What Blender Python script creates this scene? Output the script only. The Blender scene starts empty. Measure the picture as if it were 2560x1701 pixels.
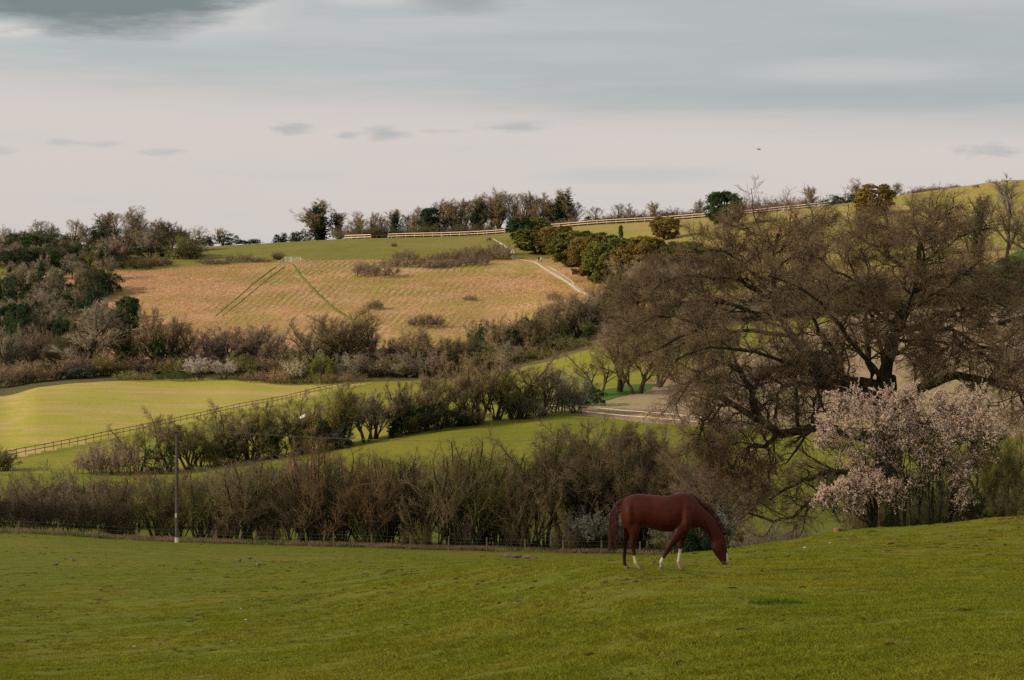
import bpy, bmesh, math, random
import numpy as np
from mathutils import Vector, Matrix, Euler

random.seed(7)
S = bpy.context.scene
C = S.collection
R = math.radians

# ------------------------------------------------------------------ camera
CZ = 30.0                      # eye height of the camera in the world
F = 6000.0                     # focal length in pixels of the 2560 px wide photograph
PCX, PCY = 1280.0, 850.5
cam_d = bpy.data.cameras.new('camera')
cam_d.sensor_width = 36.0
cam_d.lens = 36.0 * F / 2560.0
cam_d.clip_start = 0.5
cam_d.clip_end = 40000
cam = bpy.data.objects.new('camera', cam_d)
cam.location = (0, 0, CZ)
cam.rotation_euler = (R(90), 0, 0)
C.objects.link(cam)
S.camera = cam
S.render.resolution_x, S.render.resolution_y = 1024, 680

# ------------------------------------------------------------------ light
SUN_EL = R(24)
SUN_H = Vector((-0.93, -0.36)).normalized()          # horizontal direction towards the sun
SUN_DIR = Vector((SUN_H.x * math.cos(SUN_EL), SUN_H.y * math.cos(SUN_EL), math.sin(SUN_EL)))
sun_d = bpy.data.lights.new('sun', 'SUN')
sun_d.energy = 4.6
sun_d.angle = R(1.5)
sun_d.color = (1.0, 0.86, 0.68)
sun = bpy.data.objects.new('sun', sun_d)
sun.rotation_euler = (-SUN_DIR).to_track_quat('-Z', 'Y').to_euler()
sun.location = (-40, -20, 80)
C.objects.link(sun)
S.view_settings.view_transform = 'Standard'
S.view_settings.look = 'None'
S.view_settings.exposure = 0.0
S.view_settings.gamma = 1.0
S.view_settings.use_curve_mapping = False
S.cycles.max_bounces = 3
S.cycles.diffuse_bounces = 2
S.cycles.glossy_bounces = 1
S.cycles.sample_clamp_indirect = 2.0
S.cycles.sample_clamp_direct = 4.0
S.cycles.caustics_reflective = False
S.cycles.transparent_max_bounces = 8
S.cycles.use_denoising = False

# ------------------------------------------------------------------ node helper
class G:
    """small wrapper round a node tree"""
    def __init__(self, tree):
        self.t = tree
        for n in list(tree.nodes):
            tree.nodes.remove(n)
    def n(self, typ, _p=None, **inp):
        nd = self.t.nodes.new(typ)
        for k, v in (_p or {}).items():
            setattr(nd, k, v)
        for k, v in inp.items():
            k2 = k.replace('_', ' ')
            sock = nd.inputs[int(k[1:])] if (k[0] == 'i' and k[1:].isdigit()) else nd.inputs[k2]
            if isinstance(v, bpy.types.NodeSocket):
                self.t.links.new(v, sock)
            else:
                if isinstance(v, (tuple, list)) and len(v) == 3 and sock.type == 'RGBA':
                    v = (*v, 1)
                sock.default_value = v
        return nd
    def m(self, op, a, b=0.0, c=0.0, clamp=False):
        nd = self.n('ShaderNodeMath', {'operation': op, 'use_clamp': clamp}, i0=a, i1=b, i2=c)
        return nd.outputs[0]
    def mix(self, f, a, b, typ='MIX'):
        nd = self.n('ShaderNodeMix', {'data_type': 'RGBA', 'blend_type': typ, 'clamp_factor': True}, i0=f, i6=a, i7=b)
        return nd.outputs[2]
    def rng(self, v, a, b, c=0.0, d=1.0, smooth=True):
        nd = self.n('ShaderNodeMapRange', {'interpolation_type': 'SMOOTHSTEP' if smooth else 'LINEAR'}, i0=v, i1=a, i2=b, i3=c, i4=d)
        return nd.outputs[0]
    def noise(self, vec, scale, detail=3.0, rough=0.55, dist=0.0):
        nd = self.n('ShaderNodeTexNoise', None, Vector=vec, Scale=scale, Detail=detail, Roughness=rough, Distortion=dist)
        return nd.outputs[0]
    def mapv(self, vec, scale=(1, 1, 1), rot=(0, 0, 0), loc=(0, 0, 0)):
        nd = self.n('ShaderNodeMapping', None, Vector=vec, Location=loc, Rotation=rot, Scale=scale)
        return nd.outputs[0]
    def pos(self):
        return self.n('ShaderNodeNewGeometry').outputs['Position']

# ------------------------------------------------------------------ sky
world = bpy.data.worlds.new('World')
S.world = world
world.use_nodes = True
g = G(world.node_tree)
dirv = g.n('ShaderNodeTexCoord').outputs['Generated']
sep = g.n('ShaderNodeSeparateXYZ', None, Vector=dirv)
dx, dy, dz = sep.outputs
az = g.m('ARCTAN2', dx, dy)
hor = g.m('SQRT', g.m('ADD', g.m('MULTIPLY', dx, dx), g.m('MULTIPLY', dy, dy)))
el = g.m('ARCTAN2', dz, hor)
inv = g.m('DIVIDE', 1.0, g.m('ADD', g.m('MAXIMUM', dz, 0.0), 0.10))
plane = g.n('ShaderNodeCombineXYZ', None, X=g.m('MULTIPLY', dx, inv), Y=g.m('MULTIPLY', dy, inv), Z=0.0).outputs[0]
ang = g.n('ShaderNodeCombineXYZ', None, X=az, Y=g.m('MULTIPLY', el, 3.2), Z=0.0).outputs[0]
n_big = g.noise(g.mapv(plane, (0.32, 1.0, 1), (0, 0, R(8))), 0.9, 5, 0.55)
n_str = g.noise(g.mapv(ang, (1.0, 3.4, 1), (0, 0, R(-3))), 9.0, 5, 0.6)
n_fin = g.noise(g.mapv(ang, (1.0, 1.6, 1)), 26.0, 6, 0.62)
n_tiny = g.noise(g.mapv(ang, (1.0, 1.5, 1), loc=(4, 1, 0)), 95.0, 4, 0.6)
# boundary between the pale band at the horizon and the grey sheet above it
edge = g.m('ADD', g.m('MULTIPLY', az, -0.045), 0.094)
edge = g.m('ADD', edge, g.m('MULTIPLY', g.m('SUBTRACT', n_str, 0.5), 0.016))
sheet = g.rng(g.m('SUBTRACT', el, edge), -0.010, 0.018)
sheet2 = g.rng(g.m('SUBTRACT', el, edge), -0.004, 0.05)
pale = g.mix(g.rng(el, 0.02, 0.085), (0.665, 0.620, 0.595), (0.705, 0.635, 0.605))
pale = g.mix(g.rng(n_str, 0.40, 0.75, 0, 0.35), pale, (0.60, 0.605, 0.61))
grey = g.mix(g.rng(n_str, 0.25, 0.75), (0.465, 0.510, 0.520), (0.545, 0.565, 0.57))
grey = g.mix(g.m('MULTIPLY', g.rng(az, -0.1, 0.2), 0.55), grey, (0.40, 0.445, 0.48))
sky = g.mix(sheet, pale, grey)
# bright breaks and darker patches higher up
sky = g.mix(g.m('MULTIPLY', g.rng(n_big, 0.52, 0.66), g.rng(el, 0.11, 0.16)), sky, (0.66, 0.64, 0.63))
def blob(col, x, y, rx, ry, dens, wob, soft=0.55, nz=None, streak=0.6):
    global sky
    cx, cy = math.atan((x - PCX) / F), (PCY - y) / F
    a = g.m('DIVIDE', g.m('SUBTRACT', az, cx), rx / F)
    b = g.m('DIVIDE', g.m('SUBTRACT', el, cy), ry / F)
    r = g.m('SQRT', g.m('ADD', g.m('MULTIPLY', a, a), g.m('MULTIPLY', b, b)))
    r = g.m('ADD', r, g.m('MULTIPLY', g.m('SUBTRACT', nz or n_fin, 0.5), wob))
    r = g.m('ADD', r, g.m('MULTIPLY', g.m('SUBTRACT', n_str, 0.5), wob * streak))
    sky = g.mix(g.rng(r, 1.0 + soft * 0.3, 1.0 - soft, 0.0, dens), sky, col)
blob((0.66, 0.64, 0.63), 560, 40, 190, 80, 0.75, 1.2, 0.7)
blob((0.70, 0.68, 0.66), 20, 95, 120, 22, 0.9, 0.6)
blob((0.66, 0.63, 0.62), 1000, 0, 200, 30, 0.8, 1.0)
blob((0.185, 0.225, 0.245), 250, -14, 395, 124, 0.97, 0.9, 0.42, None, 0.05)
blob((0.29, 0.33, 0.34), 1130, 8, 190, 34, 0.7, 1.4, 0.9, None, 0.1)
for (x, y, rx, ry, dn) in ((728, 327, 40, 12, .85), (870, 341, 24, 7, .7), (965, 336, 52, 14, .9), (1290, 320, 80, 11, .8),
                           (2480, 386, 72, 15, .85), (402, 386, 50, 8, .6), (246, 369, 52, 9, .5), (150, 366, 60, 9, .5), (1080, 330, 30, 5, .5),
                           (1130, 331, 40, 5, .4), (0, 388, 40, 9, .45)):
    blob((0.44, 0.47, 0.48), x, y, rx * 1.1, ry * 1.25, dn * 0.85, 2.6, 0.95, n_tiny)
blob((0.52, 0.56, 0.575), 1600, 440, 300, 26, 0.6, 0.9, 0.9)
blob((0.62, 0.62, 0.61), 2150, 190, 420, 40, 0.6, 1.1, 0.9)
blob((0.40, 0.45, 0.465), 1900, 250, 900, 46, 0.5, 0.6, 0.9)
nish = g.n('ShaderNodeTexSky', {'sky_type': 'NISHITA', 'sun_disc': False, 'sun_elevation': SUN_EL,
                                 'sun_rotation': math.atan2(SUN_H.x, SUN_H.y), 'air_density': 1.4, 'dust_density': 2.5})
bg1 = g.n('ShaderNodeBackground', None, Color=nish.outputs[0], Strength=0.1)
bg2 = g.n('ShaderNodeBackground', None, Color=sky, Strength=1.0)
mixs = g.n('ShaderNodeMixShader', None, i0=0.9, i1=bg1.outputs[0], i2=bg2.outputs[0])
g.n('ShaderNodeOutputWorld', None, Surface=mixs.outputs[0])

# ------------------------------------------------------------------ materials
MATS = {}
def new_mat(name):
    m = bpy.data.materials.new(name)
    m.use_nodes = True
    MATS[name] = m
    return m, G(m.node_tree)
def finish(g, col, rough=0.9, normal=None, spec=0.2, **kw):
    b = g.n('ShaderNodeBsdfPrincipled', None, Base_Color=col, Roughness=rough, **kw)
    b.inputs['Specular IOR Level'].default_value = spec
    if normal is not None:
        g.t.links.new(normal, b.inputs['Normal'])
    g.n('ShaderNodeOutputMaterial', None, Surface=b.outputs[0])
    return b
def bump(g, h, strength, dist):
    return g.n('ShaderNodeBump', None, Height=h, Strength=strength, Distance=dist).outputs[0]

def field_mat(name, ca, cb, cc, cd, s_small, s_mid, s_big, amt=0.6, bmp=0.08, streak=None, furrow=None):
    """ca base, cb variation, cc patches, cd small specks"""
    m, g = new_mat(name)
    p = g.pos()
    nb = g.noise(p, s_big, 3)
    nm = g.noise(g.mapv(p, (1, 1, 1), loc=(31, 7, 0)), s_mid, 4, 0.6)
    ns = g.noise(g.mapv(p, (1, 1, 1), loc=(3, 71, 0)), s_small, 4, 0.65)
    col = g.mix(g.rng(nm, 0.38, 0.64), ca, cb)
    col = g.mix(g.m('MULTIPLY', g.rng(nb, 0.46, 0.66), amt), col, cc)
    col = g.mix(g.m('MULTIPLY', g.rng(ns, 0.58, 0.72), 0.75), col, cd)
    if streak:
        sc, rot, scol, lo, hi, k = streak
        st = g.noise(g.mapv(p, sc, (0, 0, rot)), 1.0, 4, 0.6)
        col = g.mix(g.m('MULTIPLY', g.rng(st, lo, hi), k), col, scol)
    if furrow:
        sp = g.n('ShaderNodeSeparateXYZ', None, Vector=p)
        X, Y = sp.outputs[0], g.m('SUBTRACT', sp.outputs[1], 560.0)
        bend = g.m('MULTIPLY', g.m('MULTIPLY', g.m('MINIMUM', g.m('MAXIMUM', g.m('ADD', X, 40.0), 0.0), 99.0), Y), 0.0006)
        s_ = g.m('SUBTRACT', g.m('SUBTRACT', X, g.m('MULTIPLY', Y, 0.10)), bend)
        s_ = g.m('ADD', s_, g.m('MULTIPLY', g.m('SUBTRACT', g.noise(p, 0.11, 2), 0.5), 1.6))
        ph = g.m('ABSOLUTE', g.m('SUBTRACT', g.m('FRACT', g.m('DIVIDE', s_, 1.75)), 0.5))
        q_ = g.m('DIVIDE', g.m('ADD', X, 38.0), 36.0)
        mk = g.m('MULTIPLY', g.rng(g.m('ABSOLUTE', q_), 1.5, 0.5), g.rng(g.noise(p, 0.045, 3), 0.40, 0.60))
        col = g.mix(g.m('MULTIPLY', g.m('MULTIPLY', g.rng(ph, 0.27, 0.12), mk), 0.75), col, furrow)
    hsv = g.n('ShaderNodeHueSaturation', None, Value=g.rng(g.noise(p, s_small * 2.3, 2), 0.25, 0.75, 0.8, 1.2, False), Color=col)
    hh = g.m('ADD', g.m('MULTIPLY', ns, 1.0), g.m('MULTIPLY', nm, 1.5))
    finish(g, hsv.outputs[0], 0.95, bump(g, hh, 0.8, bmp), 0.1)
    return m

M_past = field_mat('pasture_grass', (0.178, 0.184, 0.015), (0.148, 0.162, 0.014), (0.215, 0.180, 0.020), (0.074, 0.066, 0.011), 3.6, 0.9, 0.10, 0.8, 0.06,
                   ((0.5, 1.1, 1), 0.3, (0.115, 0.066, 0.016), 0.60, 0.70, 0.7))
M_vall = field_mat('valley_grass', (0.170, 0.168, 0.016), (0.145, 0.150, 0.015), (0.195, 0.170, 0.022), (0.11, 0.115, 0.014), 1.5, 0.3, 0.04, 0.6, 0.1)
M_crop = field_mat('crop_rows', (0.320, 0.295, 0.034), (0.36, 0.300, 0.052), (0.44, 0.315, 0.115), (0.285, 0.272, 0.030), 1.6, 0.25, 0.03, 0.35, 0.1,
                   ((0.012, 0.10, 1), R(14), (0.47, 0.315, 0.145), 0.46, 0.66, 0.8))
M_mead = field_mat('meadow_grass', (0.225, 0.210, 0.026), (0.190, 0.188, 0.022), (0.255, 0.212, 0.040), (0.155, 0.155, 0.02), 1.2, 0.25, 0.04, 0.6, 0.1)
M_plow = field_mat('ploughed_soil', (0.30, 0.20, 0.13), (0.33, 0.235, 0.135), (0.30, 0.25, 0.09), (0.23, 0.15, 0.095), 1.4, 0.25, 0.035, 0.7, 0.12,
                   ((0.5, 0.03, 1), R(22), (0.25, 0.17, 0.11), 0.5, 0.66, 0.5))
M_wood = field_mat('woodland_floor', (0.10, 0.085, 0.03), (0.085, 0.085, 0.025), (0.14, 0.10, 0.05), (0.05, 0.05, 0.02), 1.0, 0.3, 0.05, 0.6, 0.2)
M_dry = field_mat('dry_grass_ground', (0.45, 0.278, 0.140), (0.30, 0.240, 0.058), (0.56, 0.315, 0.205), (0.28, 0.19, 0.065), 0.7, 0.08, 0.014, 0.9, 0.06, None, (0.150, 0.138, 0.030))
M_hill = field_mat('hill_grass', (0.185, 0.165, 0.030), (0.155, 0.148, 0.025), (0.23, 0.175, 0.055), (0.13, 0.12, 0.022), 0.9, 0.2, 0.035, 0.6, 0.15,
                   ((0.02, 0.22, 1), R(-4), (0.22, 0.16, 0.055), 0.52, 0.68, 0.5))
M_bank = field_mat('bank_grass', (0.285, 0.230, 0.050), (0.34, 0.225, 0.090), (0.215, 0.205, 0.032), (0.20, 0.165, 0.035), 0.9, 0.2, 0.03, 0.7, 0.15)
M_lush = field_mat('lush_grass', (0.055, 0.115, 0.016), (0.07, 0.13, 0.018), (0.09, 0.13, 0.02), (0.04, 0.085, 0.014), 1.2, 0.3, 0.04, 0.5, 0.1)
M_far = field_mat('far_land', (0.16, 0.17, 0.05), (0.13, 0.14, 0.04), (0.18, 0.15, 0.07), (0.1, 0.1, 0.03), 0.3, 0.05, 0.004, 0.6, 0.2)
M_chalk = field_mat('chalk_track', (0.50, 0.41, 0.31), (0.56, 0.47, 0.37), (0.45, 0.36, 0.26), (0.40, 0.33, 0.2), 1.2, 0.4, 0.06, 0.6, 0.05)
M_track = field_mat('worn_track', (0.17, 0.155, 0.03), (0.14, 0.135, 0.022), (0.24, 0.18, 0.06), (0.10, 0.095, 0.02), 1.0, 0.3, 0.05, 0.6, 0.05)

def tint_mat(name, lo, hi, scale, rough=0.9, trans=0.0, spec=0.15):
    """colour comes from the object's own colour, varied in clumps"""
    m, g = new_mat(name)
    oi = g.n('ShaderNodeObjectInfo')
    p = g.n('ShaderNodeTexCoord').outputs['Object']
    nz = g.noise(g.mapv(p, loc=(13, 5, 2)), scale, 3, 0.6)
    v = g.m('MULTIPLY', g.rng(nz, 0.3, 0.7, lo, hi, False), g.rng(oi.outputs['Random'], 0, 1, 0.85, 1.15, False))
    hs = g.n('ShaderNodeHueSaturation', None, Color=oi.outputs['Color'], Value=v, Hue=g.rng(nz, 0.3, 0.7, 0.49, 0.515, False))
    if trans:
        d = g.n('ShaderNodeBsdfDiffuse', None, Color=hs.outputs[0])
        t = g.n('ShaderNodeBsdfTranslucent', None, Color=hs.outputs[0])
        mx = g.n('ShaderNodeMixShader', None, i0=trans, i1=d.outputs[0], i2=t.outputs[0])
        g.n('ShaderNodeOutputMaterial', None, Surface=mx.outputs[0])
    else:
        finish(g, hs.outputs[0], rough, None, spec)
    return m
M_twig = tint_mat('twig_bark', 0.7, 1.35, 0.9)
M_bark = tint_mat('branch_bark', 0.6, 1.4, 3.0)
M_leaf = tint_mat('leaf', 0.55, 1.5, 1.3, trans=0.25)
M_petal = tint_mat('petal', 0.75, 1.2, 2.0, trans=0.3)

def simple(name, col, var=0.25, scale=6.0, rough=0.8, spec=0.3, metal=0.0):
    m, g = new_mat(name)
    p = g.n('ShaderNodeTexCoord').outputs['Object']
    nz = g.noise(p, scale, 4, 0.6)
    c = g.mix(g.rng(nz, 0.3, 0.7), tuple(x * (1 - var) for x in col), tuple(min(1, x * (1 + var)) for x in col))
    finish(g, c, rough, bump(g, nz, 0.4, 0.01), spec, Metallic=metal)
    return m
M_post = simple('weathered_post', (0.165, 0.118, 0.070), 0.4, 9)
M_newwood = simple('new_rail_wood', (0.80, 0.57, 0.40), 0.12, 5)
M_palewood = simple('pale_rail_wood', (0.55, 0.44, 0.30), 0.25, 5)
M_greywood = simple('grey_wood', (0.17, 0.125, 0.08), 0.35, 8)
M_pole = simple('creosoted_pole', (0.105, 0.078, 0.055), 0.35, 7)
M_white = simple('white_paint', (0.62, 0.58, 0.52), 0.15, 9)
M_wire = simple('wire', (0.16, 0.17, 0.12), 0.2, 9, 0.5, 0.5)
M_porc = simple('insulator', (0.10, 0.05, 0.05), 0.2, 9, 0.3, 0.5)
M_metal = simple('galvanised_metal', (0.60, 0.63, 0.58), 0.12, 9, 0.5, 0.4)
M_bluemetal = simple('blue_painted_metal', (0.10, 0.15, 0.17), 0.2, 9, 0.5, 0.4)
M_gatepost = simple('orange_gatepost', (0.38, 0.19, 0.075), 0.3, 6)
M_soil = simple('bare_soil', (0.19, 0.115, 0.075), 0.4, 3)
M_dung = simple('dung', (0.060, 0.030, 0.011), 0.5, 20, 0.95, 0.05)
M_stone = simple('pale_stone', (0.55, 0.50, 0.42), 0.2, 20)
M_sheet = simple('white_sheet', (0.65, 0.67, 0.68), 0.1, 5)

def vcol_mat(name, rough=0.6, spec=0.3, nscale=8.0, var=0.25, relief_=0.0):
    m, g = new_mat(name)
    a = g.n('ShaderNodeVertexColor', {'layer_name': 'Col'})
    p = g.n('ShaderNodeTexCoord').outputs['Object']
    nz = g.noise(p, nscale, 4, 0.6)
    hs = g.n('ShaderNodeHueSaturation', None, Color=a.outputs[0], Value=g.rng(nz, 0.3, 0.7, 1 - var, 1 + var, False))
    hb = g.m('ADD', g.noise(p, nscale * 6, 2), g.m('MULTIPLY', g.noise(g.mapv(p, (1.6, 1, 0.7)), nscale * 1.1, 2), relief_))
    finish(g, hs.outputs[0], rough, bump(g, hb, 0.35, 0.012), spec)
    return m
M_coat = vcol_mat('horse_coat', 0.5, 0.16, 3.0, 0.38, 5.0)
M_cloth = vcol_mat('clothing', 0.85, 0.15, 6.0, 0.15)
M_feather = vcol_mat('feathers', 0.8, 0.15, 12.0, 0.2)
M_hair = simple('horse_hair', (0.080, 0.022, 0.014), 0.4, 14, 0.55, 0.3)
M_hoof = simple('hoof_horn', (0.16, 0.105, 0.075), 0.3, 14, 0.6, 0.3)
M_eye = simple('eye', (0.01, 0.008, 0.006), 0.1, 5, 0.15, 0.6)

# ------------------------------------------------------------------ terrain
def vnoise(X, Y, cell, seed):
    """lattice value noise, -1..1"""
    x = np.asarray(X) / cell; y = np.asarray(Y) / cell
    ix = np.floor(x).astype(np.int64); iy = np.floor(y).astype(np.int64)
    fx = x - ix; fy = y - iy
    fx = fx * fx * (3 - 2 * fx); fy = fy * fy * (3 - 2 * fy)
    def h(a, b):
        k = (a * 374761393 + b * 668265263 + seed * 974634541) & 0x7fffffff
        k = ((k ^ (k >> 13)) * 1274126177) & 0x7fffffff
        return ((k ^ (k >> 16)) & 0xffff) / 32767.5 - 1.0
    return (h(ix, iy) * (1 - fx) + h(ix + 1, iy) * fx) * (1 - fy) + (h(ix, iy + 1) * (1 - fx) + h(ix + 1, iy + 1) * fx) * fy

def slopes(h, dl):
    """monotone cubic slopes along the last axis; h widths, dl secants"""
    m = np.zeros(dl.shape[:-1] + (dl.shape[-1] + 1,))
    a, b = dl[..., :-1], dl[..., 1:]
    w1 = 2 * h[..., 1:] + h[..., :-1]; w2 = h[..., 1:] + 2 * h[..., :-1]
    ok = (a * b) > 0
    with np.errstate(divide='ignore', invalid='ignore'):
        hm = (w1 + w2) / (w1 / np.where(ok, a, 1) + w2 / np.where(ok, b, 1))
    m[..., 1:-1] = np.where(ok, hm, 0)
    m[..., 0] = dl[..., 0]; m[..., -1] = dl[..., -1]
    return m
def hermite(t, h, y0, y1, m0, m1):
    t2 = t * t; t3 = t2 * t
    return (2 * t3 - 3 * t2 + 1) * y0 + (t3 - 2 * t2 + t) * h * m0 + (-2 * t3 + 3 * t2) * y1 + (t3 - t2) * h * m1
def pchip1(xs, ys, x):
    xs = np.asarray(xs, float); ys = np.asarray(ys, float)
    if len(xs) == 1:
        return np.full(np.shape(x), ys[0])
    x = np.clip(x, xs[0], xs[-1])
    h = np.diff(xs); dl = np.diff(ys) / h
    m = slopes(h, dl); m[0] = 0; m[-1] = 0
    i = np.clip(np.searchsorted(xs, x, side='right') - 1, 0, len(xs) - 2)
    t = (x - xs[i]) / h[i]
    return hermite(t, h[i], ys[i], ys[i + 1], m[i], m[i + 1])

# boundary lines of the land: (column, row, distance) triples as seen from the camera's station
CURVES = [
    [(1280, PCY + 1.72 * F, 1.0)],
    [(0, 1701, 42), (640, 1701, 36), (1280, 1701, 29), (1700, 1701, 25), (2100, 1701, 22), (2560, 1701, 20)],
    [(0, 1500, 95), (640, 1500, 80), (1280, 1500, 47), (1700, 1500, 37), (2100, 1500, 36), (2560, 1500, 34)],
    [(0, 1410, 150), (640, 1410, 146), (1000, 1425, 100), (1280, 1432, 64), (1560, 1433, 49), (1840, 1425, 53), (2100, 1400, 58), (2560, 1395, 54)],
    [(0, 1372, 172), (640, 1386, 172), (1000, 1402, 135), (1280, 1404, 100), (1560, 1400, 80), (1700, 1388, 82), (1840, 1374, 85), (2000, 1352, 88), (2130, 1331, 90), (2330, 1315, 92), (2560, 1293, 92)],
    [(0, 1335, 195), (440, 1357, 196), (640, 1362, 197), (1280, 1380, 200), (1600, 1388, 200), (1840, 1396, 190), (2100, 1398, 175), (2560, 1392, 165)],
    [(0, 1298, 240), (640, 1308, 240), (1280, 1312, 242), (2000, 1312, 240), (2560, 1290, 240)],
    [(0, 1185, 300), (200, 1182, 302), (430, 1176, 305), (640, 1152, 310), (850, 1120, 315), (1000, 1088, 320), (1150, 1062, 325), (1300, 1046, 330), (1400, 1036, 332), (1640, 1060, 322), (2000, 1080, 315), (2560, 1092, 310)],
    [(0, 990, 430), (100, 968, 440), (300, 953, 455), (560, 948, 465), (760, 958, 465), (920, 956, 465), (1130, 946, 468), (1350, 908, 468), (1480, 872, 468), (1700, 832, 470), (2000, 800, 470), (2560, 762, 470)],
    [(0, 935, 500), (300, 905, 505), (500, 885, 508), (900, 875, 505), (1200, 868, 505), (1500, 795, 510), (2000, 735, 518), (2560, 695, 520)],
    [(0, 690, 620), (300, 680, 630), (560, 664, 640), (760, 653, 650), (1000, 650, 652), (1300, 648, 642), (1480, 650, 632), (1700, 605, 640), (2000, 562, 640), (2560, 510, 640)],
    [(0, 630, 740), (300, 625, 745), (480, 621, 750), (690, 610, 758), (870, 601, 760), (1240, 588, 752), (1350, 575, 746), (1780, 546, 742), (2060, 521, 736), (2200, 500, 720), (2350, 478, 712), (2560, 452, 700)],
    [(1280, 700, 1000)],
    [(1280, 910, 3000)],
    [(1280, 880, 6000)],
]
def bounds(x):
    x = np.asarray(x, float)
    Y = np.stack([pchip1([p[0] for p in c], [p[1] for p in c], x) for c in CURVES], -1)
    D = np.stack([pchip1([p[0] for p in c], [p[2] for p in c], x) for c in CURVES], -1)
    return D, CZ + (PCY - Y) / F * D
def relief(X, Y):
    d = np.maximum(Y, 1.0)
    a = np.clip(d / 60.0, 0.25, 1.0) * np.clip(1.25 - d / 320.0, 0.15, 1.0)
    r = 0.030 * vnoise(X, Y, 0.9, 1) + 0.05 * vnoise(X, Y, 2.6, 2) + 0.06 * vnoise(X, Y, 7.0, 3)
    r2 = 0.14 * vnoise(X, Y, 14.0, 4) + 0.025 * vnoise(X, Y, 4.0, 5)
    return a * r + np.clip((d - 260) / 200, 0, 1) * r2
def height(X, Y):
    X = np.atleast_1d(np.asarray(X, float)); Y = np.atleast_1d(np.asarray(Y, float))
    Yc = np.maximum(Y, 1.0)
    D, Z = bounds(PCX + F * X / Yc)
    h = np.diff(D, axis=-1); dl = np.diff(Z, axis=-1) / h
    m = slopes(h, dl)
    i = np.clip((D <= Yc[..., None]).sum(-1) - 1, 0, D.shape[-1] - 2)
    k = np.arange(len(X))
    t = (Yc - D[k, i]) / h[k, i]
    return hermite(np.clip(t, 0, 1), h[k, i], Z[k, i], Z[k, i + 1], m[k, i], m[k, i + 1]) + relief(X, Y)
def H(X, Y):
    return float(height([X], [Y])[0])
def at(x, d):
    """ground point in photo column x at distance d"""
    X = (x - PCX) / F * d
    return Vector((X, d, H(X, d)))
_DS = np.concatenate([np.linspace(12, 120, 700), np.linspace(120.2, 900, 2400)])
def px(x, y, dmin=0.0):
    """ground point that shows at photo column x, row y"""
    Xs = (x - PCX) / F * _DS
    z = height(Xs, _DS)
    row = PCY - (z - CZ) / _DS * F
    ok = np.where((row <= y) & (_DS >= dmin))[0]
    if len(ok) == 0:
        return at(x, 700)
    i = ok[0]
    return Vector((Xs[i], _DS[i], z[i]))
def rowof(p):
    return PCY - (p.z - CZ) / p.y * F

def put(name, me, mats=(), parent=None, loc=None):
    o = bpy.data.objects.new(name, me)
    C.objects.link(o)
    if parent is not None:
        o.parent = parent
    if loc is not None:
        o.location = loc
    for m in (mats if isinstance(mats, (list, tuple)) else [mats]):
        if m.name not in [x.name for x in me.materials if x]:
            me.materials.append(m)
    return o
def mesh(name, V, Fc, smooth=False):
    me = bpy.data.meshes.new(name)
    V = np.asarray(V, np.float32)
    if isinstance(Fc, np.ndarray):
        k = Fc.shape[1]; n = len(Fc)
        me.vertices.add(len(V)); me.vertices.foreach_set('co', V.ravel())
        me.loops.add(n * k); me.loops.foreach_set('vertex_index', Fc.ravel().astype(np.int32))
        me.polygons.add(n)
        me.polygons.foreach_set('loop_start', np.arange(0, n * k, k, dtype=np.int32))
        me.update(calc_edges=True)
    else:
        me.from_pydata([tuple(v) for v in V.tolist()], [], Fc)
        me.update()
    if smooth:
        me.polygons.foreach_set('use_smooth', np.ones(len(me.polygons), bool))
    return me
def empty(name, loc, label, cat, group=None):
    o = bpy.data.objects.new(name, None)
    o.empty_display_size = 0.3
    C.objects.link(o)
    o.location = loc
    tag(o, label, cat, group)
    return o
def tag(o, label=None, cat=None, group=None, kind=None):
    if label: o['label'] = label
    if cat: o['category'] = cat
    if group: o['group'] = group
    if kind: o['kind'] = kind
    return o

# ------------------------------------------------------------------ the land as sheets
ROWS = [10, 44, 50, 42, 36, 18, 24, 44, 8, 56, 34, 8, 5, 4]
inx = np.linspace(-160, 2720, 440)
sx = np.array([0.06, 0.2, 0.5, 1, 2, 4, 8, 12]) * 1000
cols = np.concatenate([(-160 - sx)[::-1], inx, 2720 + sx])
Dc, Zc = bounds(cols)
rows_d, strip_of = [], []
for k, n in enumerate(ROWS):
    for j in range(n):
        f = j / n
        rows_d.append(Dc[:, k] * (Dc[:, k + 1] / Dc[:, k]) ** f if k in (0, 1, 2, 11, 12, 13) else Dc[:, k] + (Dc[:, k + 1] - Dc[:, k]) * f)
        strip_of.append(k)
rows_d.append(Dc[:, -1])
GD = np.array(rows_d)                                   # rows x columns
GX = (cols[None, :] - PCX) / F * GD
GZ = height(GX.ravel(), GD.ravel()).reshape(GD.shape)
nr, nc = GD.shape
idx = np.arange(nr * nc).reshape(nr, nc)
quads = np.stack([idx[:-1, :-1], idx[:-1, 1:], idx[1:, 1:], idx[1:, :-1]], -1)
fx = (GX[:-1, :-1] + GX[1:, 1:]) / 2; fd = (GD[:-1, :-1] + GD[1:, 1:]) / 2
fcol = PCX + F * fx / fd
fstrip = np.array(strip_of)[:, None] * np.ones((1, nc - 1), int)
def side(a, b):
    """positive where the land lies to the right of the line a -> b in plan"""
    return (b.x - a.x) * (fd - a.y) - (b.y - a.y) * (fx - a.x) < 0
FA, FB = px(-60, 1163, 240), px(930, 956, 300)
pA, pB, pC = px(1372, 1012, 300), px(1600, 962, 300), at(1950, 462)
zone = np.full(fstrip.shape, 'far_ground', dtype=object)
zone[fstrip <= 4] = 'pasture'
zone[(fstrip == 5) | (fstrip == 6)] = 'valley_pasture'
z7 = fstrip == 7
right_plow = z7 & side(pA, pB) & (side(pB, pC) | (fx < pB.x)) & (fcol > 1360)
zone[z7] = 'meadow'
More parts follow.
